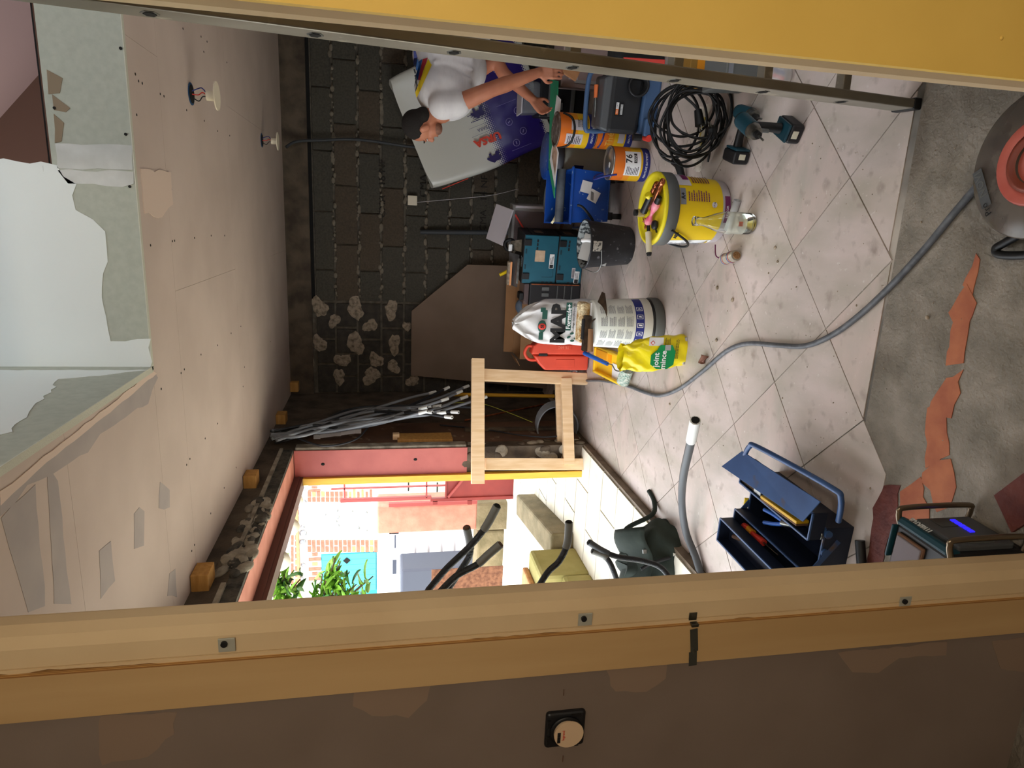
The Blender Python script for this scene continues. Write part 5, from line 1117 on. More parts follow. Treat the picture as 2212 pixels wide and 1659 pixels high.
def hell(mb, c, r): 
    T = HT @ Mat.Translation(c) @ Mat.Diagonal((*r, 1)); n = 14
    mb.lathe([(max(math.sin(math.pi*i/n), .001), -math.cos(math.pi*i/n)) for i in range(n+1)], 18, 0, T)
bd = MB()
hell(bd, (0, -.012, .02), (.075, .097, .092)); hell(bd, (0, .03, -.045), (.058, .062, .072)); hell(bd, (0, .062, -.085), (.03, .026, .024)); hell(bd, (0, .075, .018), (.055, .018, .014)); hell(bd, (0, .06, -.03), (.05, .035, .03))
bd.tube([hp_(0, .085, .012), hp_(0, .112, -.028)], lambda t: .008+.007*t, n=8); hell(bd, (0, .104, -.03), (.017, .013, .010)); hell(bd, (0, .086, -.06), (.024, .012, .008)); hell(bd, (0, .084, -.072), (.022, .012, .008))
for s in (-1, 1): hell(bd, (s*.078, -.008, -.012), (.010, .022, .034)); hell(bd, (s*.085, -.016, .0), (.006, .014, .022))
limb(bd, [hp_(0, -.03, -.05), NB], [.056, .062])
limb(bd, [LS, LS.lerp(LE, .5), LE, LE.lerp(LWr, .3), LWr], [.058, .056, .047, .048, .029]); limb(bd, [RS, RE, RE.lerp(RWr, .35), RWr], [.055, .043, .045, .028])
CH_ = NB.lerp(PV, .35); limb(bd, [NB, CH_, PV], [.10, .13, .13])
for s, (kx, ky, fx) in ((-1, (.06, -.16, .02)), (1, (.10, .14, .10))):
    limb(bd, [PV+Vec((0, .09*s, 0)), Vec((kx, ky, .52)), Vec((fx, ky, .07))], [.095, .062, .042]); bd.tube([Vec((fx, ky, .06)), Vec((fx-.10, ky, .035)), Vec((fx-.18, ky, .03))], lambda t: .04-.01*t, n=10)
hand(bd, LWr, (.10, -.05, -1), (.0, .75, -.1), .32); hand(bd, RWr, W(P(1186, 252, Y=4.56))-RWr, (.1, -1, -.35), .7)
organic(bd, 'body', m_skin, man, .0058, 4)
hr = MB(); hell(hr, (0, -.026, .034), (.081, .098, .090)); hell(hr, (0, -.062, -.03), (.066, .050, .055))
organic(hr, 'hair', m_hair, man, .008, 3)
eb = MB()
for s in (-1, 1): eb.tube([hp_(s*.016, .091, .026), hp_(s*.034, .089, .031), hp_(s*.05, .074, .026)], .0042, n=6)
eb.build('eyebrows', m_hair, man)
for s in (-1, 1):
    e = MB(); hell(e, (s*.031, .078, .004), (.011, .008, .004)); e = e.build('eye', mat('eye_white', (220, 216, 210), .3), man); q = MB(); hell(q, (s*.031, .085, .003), (.004, .002, .003)); q.build('iris', m_hair, e)
q = MB(); hell(q, (0, .096, -.066), (.02, .006, .003)); q.build('lips', mat('lip', (150, 84, 74), .5), man)
bdx = MB(); hell(bdx, (0, .040, -.078), (.056, .0525, .042)); organic(bdx, 'stubble', mat('stubble', (140, 96, 76), .8, col2=(116, 80, 64), ns=60), man, .007, 3)
sh_ = MB(); c1_, c2_, c3_ = W(P(962, 196, Y=4.58)), W(P(972, 136, Y=4.62)), W(P(990, 70, Y=4.68))
sh_.ell(c1_, (.18, .215, .20), n=14, rot=(0, R(24), 0)); sh_.ell(c2_, (.21, .215, .25), n=14, rot=(0, R(30), 0)); sh_.ell(c3_, (.22, .20, .21), n=14); sh_.ell(PV, (.17, .19, .15), n=12)
limb(sh_, [LS+Vec((.02, .0, .02)), LS.lerp(LE, .28)], [.088, .078]); limb(sh_, [RS, RS.lerp(RE, .3)], [.085, .074]); sh_.ell(NB, (.085, .10, .08), n=10)
for k in range(5):                        # drape folds running down from the back
    a = c2_+Vec((-.10+.06*k, -.19, .12)); sh_.tube([a, a+Vec((.0, -.015, -.12)), a+Vec((-.03, -.0, -.25))], .012, n=6)
shirt = organic(sh_, 'tshirt', m_shirt, man, .011, 5)
tp = MB(); limb(tp, [PV+Vec((0, 0, .02)), PV+Vec((.0, 0, -.06))], [.15, .15])
for s, (kx, ky, fx) in ((-1, (.06, -.16, .02)), (1, (.10, .14, .10))): limb(tp, [PV+Vec((0, .09*s, 0)), Vec((kx, ky, .52)), Vec((fx, ky, .10))], [.115, .085, .07])
organic(tp, 'trousers', m_jean, man, .012, 4)
for ky, fx in ((-.16, .02), (.14, .10)):
    sh2 = MB(); sh2.tube([Vec((fx+.05, ky, .055)), Vec((fx-.08, ky, .05)), Vec((fx-.20, ky, .04))], lambda t: .055-.012*t, n=12); sh2.ell((fx-.2, ky, .045), (.045, .043, .04), n=8); sh2.ell((fx+.05, ky, .055), (.05, .05, .05), n=8); o = sh2.build('shoe', m_rub, man)
def onshirt(px, m, nm, n=6):
    """printed shape laid on the back of the shirt"""
    a, b, c, d = [W(P(x, y, Y=4.30)) for x, y in px]
    g = MB().grid(lambda u, v: (a.lerp(b, u)).lerp(d.lerp(c, u), v), 14, n).build(nm, m, man)
    q = g.modifiers.new('wrap', 'SHRINKWRAP'); q.target = shirt; q.wrap_method = 'PROJECT'; q.use_project_x = False; q.use_project_y = True; q.use_project_z = False; q.use_positive_direction = True; q.use_negative_direction = True; q.offset = .006; q.wrap_mode = 'ABOVE_SURFACE'
onshirt([(903, 118), (918, 112), (908, 160), (898, 150)], mat('stripe_blue', (44, 84, 136), .8), 'blue_stripe'); onshirt([(919, 112), (929, 112), (913, 162), (908, 160)], mat('stripe_red', (166, 40, 46), .8), 'red_stripe'); onshirt([(930, 114), (938, 130), (900, 212), (897, 200)], mat('stripe_yellow', (218, 184, 28), .8), 'yellow_stripe')
onshirt([(893, 108), (903, 110), (902, 124), (894, 126)], m_blueb, 'round_badge')
for k, s in enumerate(('LES', 'VERT', 'GAZ')):
    onshirt([(893+2*k, 150+13*k), (896+2*k, 148+13*k), (899+2*k, 158+13*k), (896+2*k, 160+13*k)], m_k, 'back_print', 2)
hp2 = W(P(1222, 152, Y=4.38)); MB().box(tuple(hp2), (.10, .05, .11), rot=(R(10), R(20), 0))
t = thing('wood_offcut', 'tan wood offcut held in the near hand of the man', 'wood', tuple(P(1216, 151, Y=4.385)), rot=(R(6), R(24), 0)); MB().box((.02, 0, -.04), (.075, .02, .13)).build('block', mat('tan_wood', (176, 126, 84), .7, col2=(160, 110, 70), ns=4, stretch=(9, 9, 1)), t, bev=.003)

# ================================================================== CORNER BY THE DOORWAY
m_sheath = mat('grey_sheath', (126, 128, 132), .45, col2=(106, 108, 112), ns=2); m_sheathd = mat('dark_sheath', (34, 35, 38), .5); m_tipw = mat('white_tape', (228, 228, 222), .6)
rr = random.Random(21)
ends = [(1000, 838), (985, 850), (958, 842), (952, 866), (926, 850), (905, 884), (922, 890), (944, 893), (975, 890), (994, 862), (935, 878), (962, 900), (915, 878), (1035, 862), (1020, 880), (905, 893)]
ORD = 'highest second third fourth fifth sixth seventh eighth ninth tenth eleventh twelfth thirteenth fourteenth fifteenth lowest'.split()
rank = {e: i for i, e in enumerate(sorted(ends))}
for k, (ex, ey) in enumerate(ends):
    w_ = ORD[rank[(ex, ey)]]; w_ = w_ if w_ in ('highest', 'lowest') else w_+' highest'
    t = thing('electric_cable', 'grey cable of the ceiling corner bunch, white taped tip '+w_, 'cable', (0, 0, 0), group='grey cables hanging in the corner by the doorway')
    s0 = P(588+rr.uniform(-4, 12), 940+rr.uniform(-12, 18), X=-1.60+rr.uniform(-.04, .03)); s0.z = min(s0.z, 2.44)
    a = P(670+rr.uniform(-15, 15), 928+rr.uniform(-14, 14), X=-1.58+rr.uniform(-.05, .05)); b = P(770+rr.uniform(-10, 10), 900+rr.uniform(-20, 25), X=-1.55+rr.uniform(-.06, .05))
    e = P(ex, ey, X=-1.44+rr.uniform(-.05, .05)); c = b.lerp(e, .6)+Vec((rr.uniform(-.02, .02), 0, rr.uniform(-.05, .0)))
    MB().tube([s0+Vec((0, 0, .0)), a, b, c, e], .0115, n=7).build('sheath', m_sheathd if k % 3 == 2 else m_sheath, t)
    v = (e-c).normalized(); tp_ = MB().cyl(e, e+v*.07, .0135, n=8).build('taped_end', m_tipw, t); MB().cyl(e+v*.0705, e+v*.074, .006, n=6).build('cores', m_k, tp_)
t = thing('slack_cable', 'dark cable looping low over the cracked render beside the grey bunch', 'cable'); MB().tube([P(640, 945, X=-1.6), P(690, 962, X=-1.62), P(735, 960, X=-1.62), P(775, 945, X=-1.6), P(800, 915, X=-1.57)], .007, n=7).build('cable', m_sheathd, t)
t = thing('black_lead', 'thin black lead running down the hardboard to the floor behind the trestle', 'cable'); MB().tube([P(950, 918, X=-1.66), P(1050, 928, X=-1.655), P(1110, 938, X=-1.65), P(1170, 944, X=-1.65), P(1205, 942, X=-1.64)], .006, n=7).build('cable', m_sheathd, t)
t = thing('earth_wire', 'thin yellow green wire drooping behind the trestle', 'wire'); MB().tube([P(945, 880, X=-1.5), P(985, 870, X=-1.5), P(1040, 872, X=-1.52), P(1090, 888, X=-1.55), P(1150, 912, X=-1.6)], .003, n=6).build('wire', mat('yellow_green', (150, 150, 50), .5), t)
t = thing('cable_clip_rail', 'off-white plastic pipe clip rail fixed behind the cable bunch', 'bracket'); a, b = P(680, 943, X=XL+.03), P(778, 930, X=XL+.03)
MB().beam(a, b, .03, .03).build('rail', m_whitep, t)
for q in (.05, .5, .95): c = a.lerp(b, q); MB().box(tuple(c+Vec((.0, .0, .0))), (.035, .05, .05)).build('clip', m_whitep, t, bev=.004)
t = thing('sledgehammer', 'sledgehammer with yellow handle standing head down in the corner', 'hammer', (0, 0, 0)); a, b = P(968, 852, X=-1.58), P(1172, 856, X=-1.50); b.z = .07
MB().cyl(a, b, .018, .016, n=12).build('handle', mat('yellow_handle', (214, 160, 36), .5), t); MB().box((b.x, b.y, .06), (.08, .16, .075)).build('head', m_stoned, t, bev=.012)
t = thing('copper_pipe', 'thin bare copper pipe leaning across the corner', 'pipe'); a, b = P(1004, 908, X=-1.64), P(1203, 868, Z=.012); MB().cyl(a, b, .0075, n=10).build('pipe', m_copper, t)
t = thing('cable_coil', 'coil of grey cable hung on the floor end of the trestle', 'cable', (-1.62, 5.02, 0))
for k in range(7): MB().tube([(.0+.17*math.cos(a*.5236)+.004*k, .02*math.cos(a)+.012*(k-3), .20+.17*math.sin(a*.5236)) for a in range(13)], .007, n=7, k=4).build('loop', m_sheath, t)
# wires bunched under the red case
t = thing('wire_bundle', 'small bundle of dark and red wires between the red case and the trestle', 'wire', tuple(P(1250, 808, Z=.01))); rr = random.Random(3)
for k in range(6): MB().tube([(rr.uniform(-.03, .03), rr.uniform(.0, .08), rr.uniform(.005, .06)) for _ in range(5)], .0045, n=6).build('wire', [m_sheathd, m_redc, m_w][k % 3], t)
# conduits on the block wall
t = thing('wall_conduit', 'dark conduit dropping from the ceiling and curving down the block wall', 'conduit'); MB().tube([P(618, 318, Y=6.2), P(640, 306, Y=6.25), P(690, 303, Y=6.28), P(780, 302, Y=6.28), P(900, 318, Y=6.28), P(1000, 318, Y=6.28)], .012, n=8).build('conduit', mat('dim_conduit', (58, 60, 62), .6), t)
t = thing('grey_tube', 'straight grey tube standing against the block wall', 'tube'); a, b = P(908, 501, Y=6.30), P(1110, 500, Y=6.22); b.z = .0; MB().cyl(a, b, .022, n=14).build('tube', _M['dim_conduit'], t)
t = thing('wall_box', 'small square white junction cover on the block wall with a thin wire', 'junction box'); c = P(891, 433, Y=6.30); MB().box((c.x, 6.308, c.z), (.085, .03, .085)).build('cover', m_cream, t, bev=.004); MB().tube([P(900, 437, Y=6.29), P(980, 430, Y=6.2), P(1060, 422, Y=6.15), P(1120, 408, Y=6.1)], .0025, n=5).build('wire', m_lgry, t)

# ---- ceiling points with hanging caps
m_bluebox = mat('blue_box', (30, 70, 110), .5)
for k, (x, y, dx) in enumerate(((412, 203, 0), (565, 303, 0))):
    c = P(x, y, Z=ZC); t = thing('ceiling_point', ['round white lamp socket cap dangling from a blue ceiling box, nearer of two', 'round white lamp socket cap dangling from a blue ceiling box, farther of two'][k], 'ceiling fixture', (c.x, c.y, ZC))
    MB().cyl((0, 0, -.001), (0, 0, -.004), .048, n=24).build('blue_box', m_bluebox, t); MB().cyl((0, 0, -.0045), (0, 0, -.006), .04, n=24).build('recess', m_dark, t)
    MB().cyl((0, 0, -.108), (0, 0, -.113), .062, n=28).build('cap', m_cream, t, bev=.001); MB().cyl((0, .008, -.108), (0, .008, -.065), .022, n=16).build('socket', m_cream, t, bev=.003)
    for q, m in ((-.012, m_k), (.0, _M['logo_red']), (.012, m_blueb)): MB().tube([(q, 0, -.004), (q*2.2, .01, -.03), (q*1.5+.01, .0, -.05), (q*.5, .008, -.068)], .0025, n=6).build('wire', m, t)

# ================================================================== NEAR LEFT: ducts, bag, toolbox, radio
m_duct = mat('black_duct', (30, 31, 33), .5, bump=.4, bs=120); m_duct2 = mat('grey_duct', (74, 76, 78), .5); m_dtip = mat('duct_sleeve', (110, 110, 104), .5)
def duct(label, pts, r=.011, tip=.09, m=m_duct, mt=m_dtip, nm='duct', red=False, root=None):
    t = thing(nm, label, 'duct'); sp = spline(pts, 10); MB().tube(pts, r, n=10, k=10).build('tube', m, t)
    if root: MB().tube([Vec(root), Vec(pts[0]).lerp(Vec(root), .5)+Vec((0, 0, .03)), pts[0]], r, n=10).build('tube', m, t)
    v = (sp[-1]-sp[-3]).normalized(); l = 0; k = len(sp)-1
    while k > 1 and l < tip: l += (sp[k]-sp[k-1]).length; k -= 1
    o = MB().tube(sp[k:], r*1.22, n=10, k=2).build('sleeve', mt, t); MB().cyl(sp[-1]+v*.0005, sp[-1]+v*.004, r*.9, n=10).build('mouth', m_hard if red else m_dark, o); return t
DX = 1.95
duct('black duct with a sleeved end hanging in the doorway, reaching highest of the group', [P(925, 1275, Y=DX), P(965, 1228, Y=DX-.02), P(1015, 1180, Y=DX-.03), P(1048, 1140, Y=DX-.04), P(1074, 1093, Y=DX-.05)], root=(-1.67, 1.6, 1.62))
duct('black duct crossing under the others with a red mouthed end pointing to the gate', [P(960, 1285, Y=DX+.05), P(995, 1232, Y=DX+.04), P(1014, 1200, Y=DX+.03), P(1015, 1175, Y=DX+.02), P(1008, 1140, Y=DX)], red=True, root=(-1.67, 1.6, 1.58))
duct('black duct with a lettered sleeve, lowest of the three hanging together', [P(940, 1290, Y=DX-.1), P(985, 1245, Y=DX-.1), P(1030, 1220, Y=DX-.1), P(1055, 1198, Y=DX-.1), P(1081, 1176, Y=DX-.1)], red=True, root=(-1.67, 1.58, 1.55))
duct('single black duct curving up alone over the pale paving', [P(1150, 1290, Y=DX), P(1182, 1238, Y=DX), P(1208, 1212, Y=DX), P(1225, 1175, Y=DX), P(1229, 1128, Y=DX)], root=(-1.67, 1.6, 1.3))
duct('long grey corrugated duct with white end rising from the tiles', [P(1520, 1262, Z=.03), P(1503, 1205, Z=.03), P(1482, 1150, Z=.05), P(1473, 1090, Z=.10), P(1476, 1030, Z=.2), P(1490, 965, Z=.27), P(1502, 908, Z=.33)], .019, .16, m_duct2, m_tipw)
duct('ribbed dark duct with grey end above the green bag', [P(1460, 1270, Y=2.35), P(1430, 1228, Y=2.4), P(1390, 1212, Y=2.42), P(1335, 1203, Y=2.44), P(1302, 1190, Y=2.45), P(1272, 1171, Y=2.46)], .012, .10, m_duct, m_duct2, root=(-1.5, 1.9, .02))
duct('short dark duct with grey end hooked under the ribbed one', [P(1340, 1275, Y=2.4), P(1322, 1225, Y=2.42), P(1308, 1203, Y=2.44), P(1296, 1196, Y=2.45), P(1280, 1190, Y=2.455)], .012, .07, m_duct, m_dtip, root=(-1.67, 1.7, .9))
# flex on the floor from the trestle to the reel
fx_ = [(1268, 822), (1300, 822), (1350, 832), (1400, 850), (1430, 854), (1470, 838), (1520, 800), (1570, 758), (1615, 742), (1680, 746), (1740, 747), (1800, 722), (1860, 678), (1930, 612), (2000, 535), (2060, 462), (2120, 392)]
tag(MB().tube([P(x, y, Z=.011) for x, y in fx_], .0105, n=9, k=5).build('floor_cable', m_cord), 'thick grey cable snaking over the tiles from the trestle to the reel', 'cable')
# dark green bag
m_gbag = mat('green_cloth', (30, 38, 32), .85, col2=(44, 52, 44), ns=5, bump=.5, bs=12)
gbg = thing('canvas_bag', 'dark green canvas bag with strap slumped on the tiles by the threshold', 'bag', tuple(P(1452, 1205, Z=0)), R(30))
def gbf(u, v):
    a = u*6.28318; z = .30*v; e = (1-abs(v-.25)**2*.9)*(1-.55*max(0, v-.6)); k = .012*math.sin(a*4+v*9)+.008*math.sin(a*7-v*13)
    return ((.22*e+k)*math.cos(a)-.05*v, (.15*e+k)*math.sin(a), z+.02*math.sin(a*2)*v)
g_ = MB().grid(gbf, 40, 22); g_.add([gbf(k/40, 1) for k in range(40)], [tuple(range(40))]); g_.build('body', m_gbag, gbg)
MB().grid(lambda u, v: (-.16+.36*u-.03, -.165+.20*v, .30-.10*(1-v)**2+.018*math.sin(u*9)), 16, 10).build('flap', m_gbag, gbg, solid=.006)
MB().tube([(.10, .10, .24), (.18, .14, .20), (.25, .10, .05), (.33, .14, .012), (.40, .20, .012)], .014, n=8).build('strap', m_gbag, gbg); MB().box((.04, -.15, .22), (.02, .012, .02)).build('snap', m_steel, gbg)
MB().tube([(-.05, -.15, .25), (-.02, -.16, .18), (.0, -.15, .08)], .010, n=8).build('strap', m_black, gbg)
# blue cantilever toolbox
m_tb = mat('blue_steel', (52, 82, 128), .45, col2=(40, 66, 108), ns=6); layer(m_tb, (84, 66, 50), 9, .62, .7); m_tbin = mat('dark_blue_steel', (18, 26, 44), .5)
ta, tb_ = P(1588, 1062, Z=.16), P(1758, 1212, Z=.16); tv = (tb_-ta); tv.z = 0; ang = math.atan2(tv.y, tv.x)
tc_ = (ta+tb_)/2; tx = thing('toolbox', 'blue steel cantilever toolbox standing open, full of hand tools', 'toolbox', (tc_.x, tc_.y, 0), ang)
TLn = .46
def tray(y, z, w, h, nm='tray', l=TLn):
    o = MB(); o.box((0, y, z+.002), (l, w, .004))
    for s in (-1, 1): o.box((0, y+s*w/2, z+h/2), (l, .003, h)); o.box((s*l/2, y, z+h/2), (.003, w, h))
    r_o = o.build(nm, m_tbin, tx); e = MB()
    for s in (-1, 1): e.beam((-l/2, y+s*w/2, z+h), (l/2, y+s*w/2, z+h), .006, .006); e.beam((s*l/2, y-w/2, z+h), (s*l/2, y+w/2, z+h), .006, .006)
    e.build('rolled_edge', m_tb, r_o); return r_o
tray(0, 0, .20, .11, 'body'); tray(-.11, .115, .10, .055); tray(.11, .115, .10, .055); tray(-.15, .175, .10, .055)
MB().slab([(-TLn/2-.04, .115, .235), (TLn/2-.02, .12, .185), (TLn/2+.02, .215, .165), (-TLn/2+.04, .215, .205)], (0, 0, .004)).build('lid', m_tb, tx, bev=.001)
MB().tube([(-TLn/2+.05, .20, .20), (-TLn/2+.09, .255, .21), (-TLn/2+.15, .275, .21), (TLn/2+.03, .275, .155), (TLn/2+.07, .25, .135), (TLn/2+.04, .15, .10)], .010, n=10).build('carry_handle', m_tb, tx)
for k in range(3): MB().cyl((TLn/2+.002, -.06+.07*k, .10), (TLn/2+.012, -.06+.07*k, .10), .014, n=12).build('pivot', m_tb, tx)
for s in (-1, 1): MB().beam((s*TLn/2*1.01, -.14, .19), (s*TLn/2*1.01, .05, .05), .004, .02).build('link_arm', m_tb, tx)
tw = lambda x, y, z: tuple(tx.matrix_basis @ Vec((x, y, z))) if False else tuple(Vec((tc_.x+math.cos(ang)*x-math.sin(ang)*y, tc_.y+math.sin(ang)*x+math.cos(ang)*y, z)))
t = thing('flat_brush', 'wide worn paint brush lying in the toolbox tray', 'brush', tw(-.14, .10, .135), ang); MB().box((-.04, 0, .02), (.09, .075, .018), top=(1, .95)).build('bristles', mat('tan_bristle', (146, 116, 88), .95, col2=(112, 88, 66), ns=30, stretch=(2, 30, 2), bump=1, bs=100), t, bev=.004); MB().box((.03, 0, .02), (.05, .08, .02)).build('ferrule', m_steel, t, bev=.002); MB().box((.10, 0, .02), (.10, .03, .018)).build('handle', m_lgry, t, bev=.006)
t = thing('folding_rule', 'yellow folding rule standing in the toolbox', 'ruler', tw(.06, .09, .12), ang+.06); MB().box((0, 0, .04), (.23, .012, .05)).build('rule', mat('rule_yellow', (206, 160, 30), .5), t, bev=.002); MB().box((0, -.010, .04), (.23, .006, .048)).build('leaf', m_hard, t)
t = thing('blue_pliers', 'pliers with blue grips lying in the toolbox', 'pliers', tw(.02, .02, .115), ang+.25); MB().tube([(-.09, .02, .03), (-.03, .016, .03), (.03, .006, .03)], .008, n=8).build('grip', _M['blue_handle'], t); MB().tube([(-.09, -.03, .03), (-.03, -.02, .03), (.03, -.006, .03)], .008, n=8).build('grip', _M['blue_handle'], t); MB().cyl((.03, 0, .03), (.10, 0, .02), .014, .004, n=8).build('jaw', m_steel, t)
t = thing('red_screwdriver', 'red and yellow handled screwdriver in the lower toolbox tray', 'screwdriver', tw(-.06, -.11, .145), ang+.05); MB().tube([(-.13, 0, 0), (-.06, 0, .002), (.02, 0, 0)], lambda q: .013+.003*math.sin(q*9), n=10).build('handle', _M['logo_red'], t); MB().cyl((-.10, 0, .0), (-.06, 0, .0), .0155, n=10).build('grip_band', mat('amber_band', (226, 150, 40), .4), t); MB().cyl((.02, 0, 0), (.12, 0, 0), .004).build('shaft', m_steel, t)
t = thing('spanner', 'chrome ring spanner at the near end of the toolbox', 'spanner', tw(.18, .05, .12), ang+.5); MB().tube([(-.05, 0, 0), (.03, 0, 0)], .005, n=8).build('shank', m_steel, t); MB().lathe([(.010, -.004), (.017, -.004), (.017, .004), (.010, .004), (.010, -.004)], 16, T=Mat.Translation((.045, 0, 0))).build('ring', m_steel, t)
t = thing('yellow_tag', 'scrap of yellow plastic hanging at the far end of the toolbox', 'tag', tw(-.25, -.06, .02), ang); MB().box((0, 0, .05), (.012, .06, .09), rot=(0, R(-20), 0)).build('tag', m_ylw, t, bev=.002)
t = thing('stripping_pliers', 'orange handled stripping pliers standing beside the toolbox', 'pliers', tuple(P(1585, 1225, Z=0))); m_og = mat('ochre_grip', (196, 126, 40), .5, col2=(170, 104, 30), ns=14)
p0 = P(1612, 1160, Z=.16)-t.location
MB().tube([(p0.x, p0.y, p0.z), (p0.x-.05, p0.y-.05, .10), (p0.x-.10, p0.y-.07, .02)], .012, n=10).build('grip', m_og, t); MB().tube([(p0.x+.01, p0.y-.02, p0.z), (p0.x+.0, p0.y-.07, .10), (p0.x-.03, p0.y-.10, .02)], .013, n=10).build('grip', m_og, t); MB().cyl((p0.x-.01, p0.y, p0.z-.005), (p0.x-.02, p0.y+.05, p0.z+.03), .02, .008, n=10).build('jaw', m_hard, t)
t = thing('chrome_torch', 'scratched metal torch tube leaning between pliers and toolbox', 'torch'); a, b = P(1628, 1175, Z=.13), P(1680, 1222, Z=.06); MB().cyl(a, b, .018, n=16).build('tube', m_steel, t); v = (a-b).normalized(); MB().cyl(a, a+v*.04, .024, n=16).build('head', m_rub, t)
# jobsite radio
rx_ = P(1938, 1116, Z=.235); rd = thing('jobsite_radio', 'black and teal jobsite radio with metal guard bars and blue lit buttons', 'radio', (rx_.x, rx_.y, 0), R(-3)); rd.scale = (.8, .62, .84)
MB().box((-.10, -.15, .14), (.18, .31, .27)).build('body', m_black, rd, bev=.022, seg=3)
f = MB().box((-.006, -.155, .14), (.03, .23, .20)).build('control_panel', m_mgr, rd, bev=.008)
MB().box((-.012, -.15, .262), (.03, .27, .05), rot=(0, R(24), 0)).build('teal_panel', m_tealdk, rd, bev=.008); txt('makita', .042, mat('silver_letter', (190, 192, 190), .4), rd, (.0075, -.10, .266), (R(90), R(0), R(90)), bold=.001).rotation_euler = (R(66), 0, R(90))
MB().box((-.09, .004, .262), (.12, .012, .05)).build('teal_corner', m_tealdk, rd, bev=.004); MB().box((-.105, -.10, .279), (.12, .15, .012)).build('speaker_rim', m_hard, rd, bev=.012); MB().box((-.105, -.10, .285), (.105, .135, .008)).build('speaker_cloth', mat('speaker_grey', (112, 104, 108), .8), rd, bev=.01)
MB().box((.0095, -.09, .17), (.004, .07, .06)).build('display', mat('lcd', (58, 60, 58), .3), f)
for k in range(5): MB().box((.0105, -.08-.022*k, .125), (.005, .017, .018)).build('lit_button', mat('lit_blue', (40, 40, 200), .4, emit=(50, 40, 255), es=.9), f)
q = MB()
for k in range(6): q.box((.010, -.215-.008*k, .15), (.004, .003, .09))
q.build('grille', m_dgry, f, kind='stuff')
for y in (-.012, -.285): MB().tube([(-.02, y, .272), (.02, y, .285), (.038, y, .262), (.038, y, .04), (.02, y, .015), (-.02, y, .02)], .010, n=10).build('guard_bar', mat('guard_steel', (130, 116, 98), .3, .85), rd)
MB().box((-.10, -.15, .008), (.17, .29, .016)).build('foot_pad', m_rub, rd)
t = thing('hand_torch', 'small black tool lying between the toolbox and the radio', 'tool', tuple(P(1860, 1200, Z=.02)), R(20)); MB().cyl((-.09, 0, 0), (.05, .0, .0), .016, n=12).build('barrel', m_rub, t, bev=.003); MB().box((-.11, .0, .004), (.05, .03, .02)).build('head', m_dgry, t, bev=.004)
# cable reel at the very front
m_fl = mat('smoky_flange', (98, 90, 82), .25, alpha=.86, col2=(74, 66, 60), ns=12, lo=.5, hi=.62); m_hub = mat('red_hub', (170, 78, 66), .45, col2=(186, 100, 86), ns=8)
rc_ = P(2262, 352, Z=.05); rl = thing('cable_reel', 'cable reel with smoky flange and red hub lying at the front of the frame', 'cable reel', (rc_.x-.005, rc_.y-.05, .03))
MB().lathe([(.05, 0), (.165, 0), (.17, .004), (.165, .008), (.05, .008)], 40).build('flange', mat('smoky_plate', (74, 66, 58), .3, alpha=.8), rl); MB().lathe([(.06, .01), (.115, .03), (.115, .075), (.06, .085)], 36).build('wound_cable', m_sheathd, rl); MB().lathe([(.05, .088), (.17, .088), (.174, .094), (.17, .10), (.05, .10)], 48).build('flange', m_fl, rl)
MB().lathe([(0, .09), (.045, .092), (.07, .104), (.095, .112), (.10, .106), (.085, .10)], 36).build('hub', m_hub, rl); MB().lathe([(.05, .108), (.06, .116), (.07, .112), (.066, .106)], 30).build('hub_ring', mat('rust_ring', (118, 52, 34), .5), rl)
s_ = MB().box((-.055, .135, .1015), (.10, .026, .001), rot=(0, 0, R(30))).build('maker_plate', m_mgr, rl); txt('NOVI', .028, m_dgry, rl, (-.045, .14, .1025), (0, 0, R(30))); txt('Pro', .024, m_k, rl, (-.105, .108, .1025), (0, 0, R(42)))
MB().tube([P(2215, 500, Z=.02)-rl.location, P(2170, 525, Z=.02)-rl.location, P(2152, 537, Z=.02)-rl.location, P(2160, 550, Z=.02)-rl.location, P(2215, 551, Z=.02)-rl.location, P(2290, 540, Z=.02)-rl.location], .011, n=10).build('stand_foot', m_rub, rl)
# litter
t = thing('dry_leaf', 'curled brown leaf on the tiles by the floor cable', 'leaf', tuple(P(1522, 776, Z=.006)), R(20)); MB().grid(lambda u, v: ((u-.5)*.035+.006*math.sin(v*5), (v-.5)*.09*math.sin(math.pi*max(.05, min(.95, u)))*1.1, .012*math.sin(u*6+v*7)+.008), 10, 10).build('blade', mat('dry_brown', (120, 80, 62), .8), t, solid=.001)
lt = MB(); rr = random.Random(9)
for x, y, s in [(1550, 622, 7), (1583, 648, 7), (1548, 735, 6), (1675, 535, 6), (1680, 565, 5), (1447, 873, 5), (1612, 634, 3), (1660, 590, 3), (1690, 860, 3), (1755, 310, 3), (1850, 660, 4), (1990, 480, 4), (2003, 686, 8), (2015, 655, 3), (1730, 460, 3), (1720, 620, 3), (1800, 870, 3), (1880, 1055, 4)]+[(rr.uniform(1450, 2100), rr.uniform(300, 1000), rr.uniform(1, 2.2)) for _ in range(160)]:
    c = P(x, y, Z=.001); k = s*c.y/1427*.8; lt.ell((c.x, c.y, k*.3), (k, k*rr.uniform(.6, 1.1), k*.5), n=4, rot=(0, 0, rr.uniform(0, 3)))
o = lt.build('plaster_crumbs', m_dab); o['kind'] = 'stuff'; o['label'] = 'pale crumbs of plaster scattered over the tiles'; o['category'] = 'crumbs'

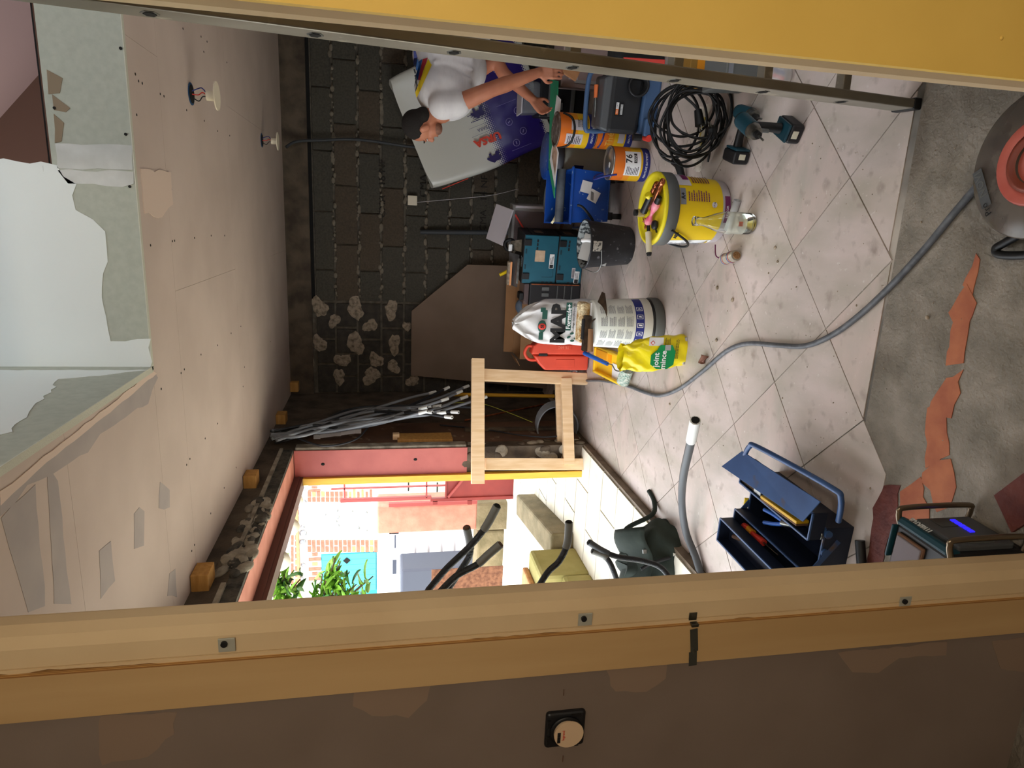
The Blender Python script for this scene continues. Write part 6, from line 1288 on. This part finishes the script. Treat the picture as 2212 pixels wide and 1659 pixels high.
# ================================================================== SOCKET BOX AND LATCH NEAR US
c = P(1222, 1578, Y=YN-.004); sb = thing('socket_box', 'black square wall box with a round cream cover in the brown plaster wall', 'wall box', (c.x, YN, c.z))
MB().box((0, .004, 0), (.088, .016, .088)).build('frame', m_black, sb, bev=.014, seg=3); MB().lathe([(.028, .0), (.036, .0), (.036, .003), (.028, .003)], 28, T=Mat.Translation((0, -.005, 0)) @ Euler((R(90), 0, 0)).to_matrix().to_4x4()).build('collar', m_rub, sb)
for s in (-1, 1): MB().box((s*.037, -.0045, -.02), (.006, .004, .02)).build('lug', m_rub, sb); MB().box((-.02*s, -.0045, .038), (.02, .004, .006)).build('lug', m_rub, sb)
dz = -.006; cv = MB().cyl((-.006, -.010, dz), (-.006, .0, dz), .0325, n=32).build('cover', mat('cream_cover', (214, 184, 150), .5), sb, bev=.002)
q = MB()
for k in range(12): q.box((-.024+.0022*k, -.0107, dz+.022), (.0011+.0005*(k % 3), .0008, .007))
q.build('bar_code', m_k, cv); txt('legrand', .0085, _M['logo_red'], cv, (-.006, -.0112, dz+.0125), FRONT, ext=.0002)
for x, y in ((1218, 1497), (1216, 1640)): a = P(x, y, Y=YN-.001); MB().box((a.x, YN, a.z), (.014 if y < 1600 else .016, .002, .0012)).build('pencil_mark', m_hard, wf)
c = P(1499, 1395, Y=YN-.02); lt_ = thing('latch_plate', 'bent zinc steel strap with a screw over the plywood strip', 'bracket', (c.x, YN-.016, c.z))
MB().box((.012, -.002, 0), (.055, .002, .017), rot=(0, R(-8), 0)).build('strap', mat('dark_zinc', (84, 84, 78), .4, .6), lt_, bev=.0006); MB().box((-.034, -.001, -.003), (.034, .002, .018), rot=(0, R(-6), 0)).build('lower_strap', _M['dark_zinc'], lt_, bev=.0006)
MB().box((.048, .002, .002), (.008, .012, .017)).build('bend', m_steel, lt_, bev=.002); MB().box((.062, .010, .003), (.018, .002, .018)).build('tab', m_steel, lt_, bev=.0006); MB().cyl((-.014, -.0045, -.001), (-.014, -.002, -.001), .004, n=12).build('screw', m_steel, lt_)
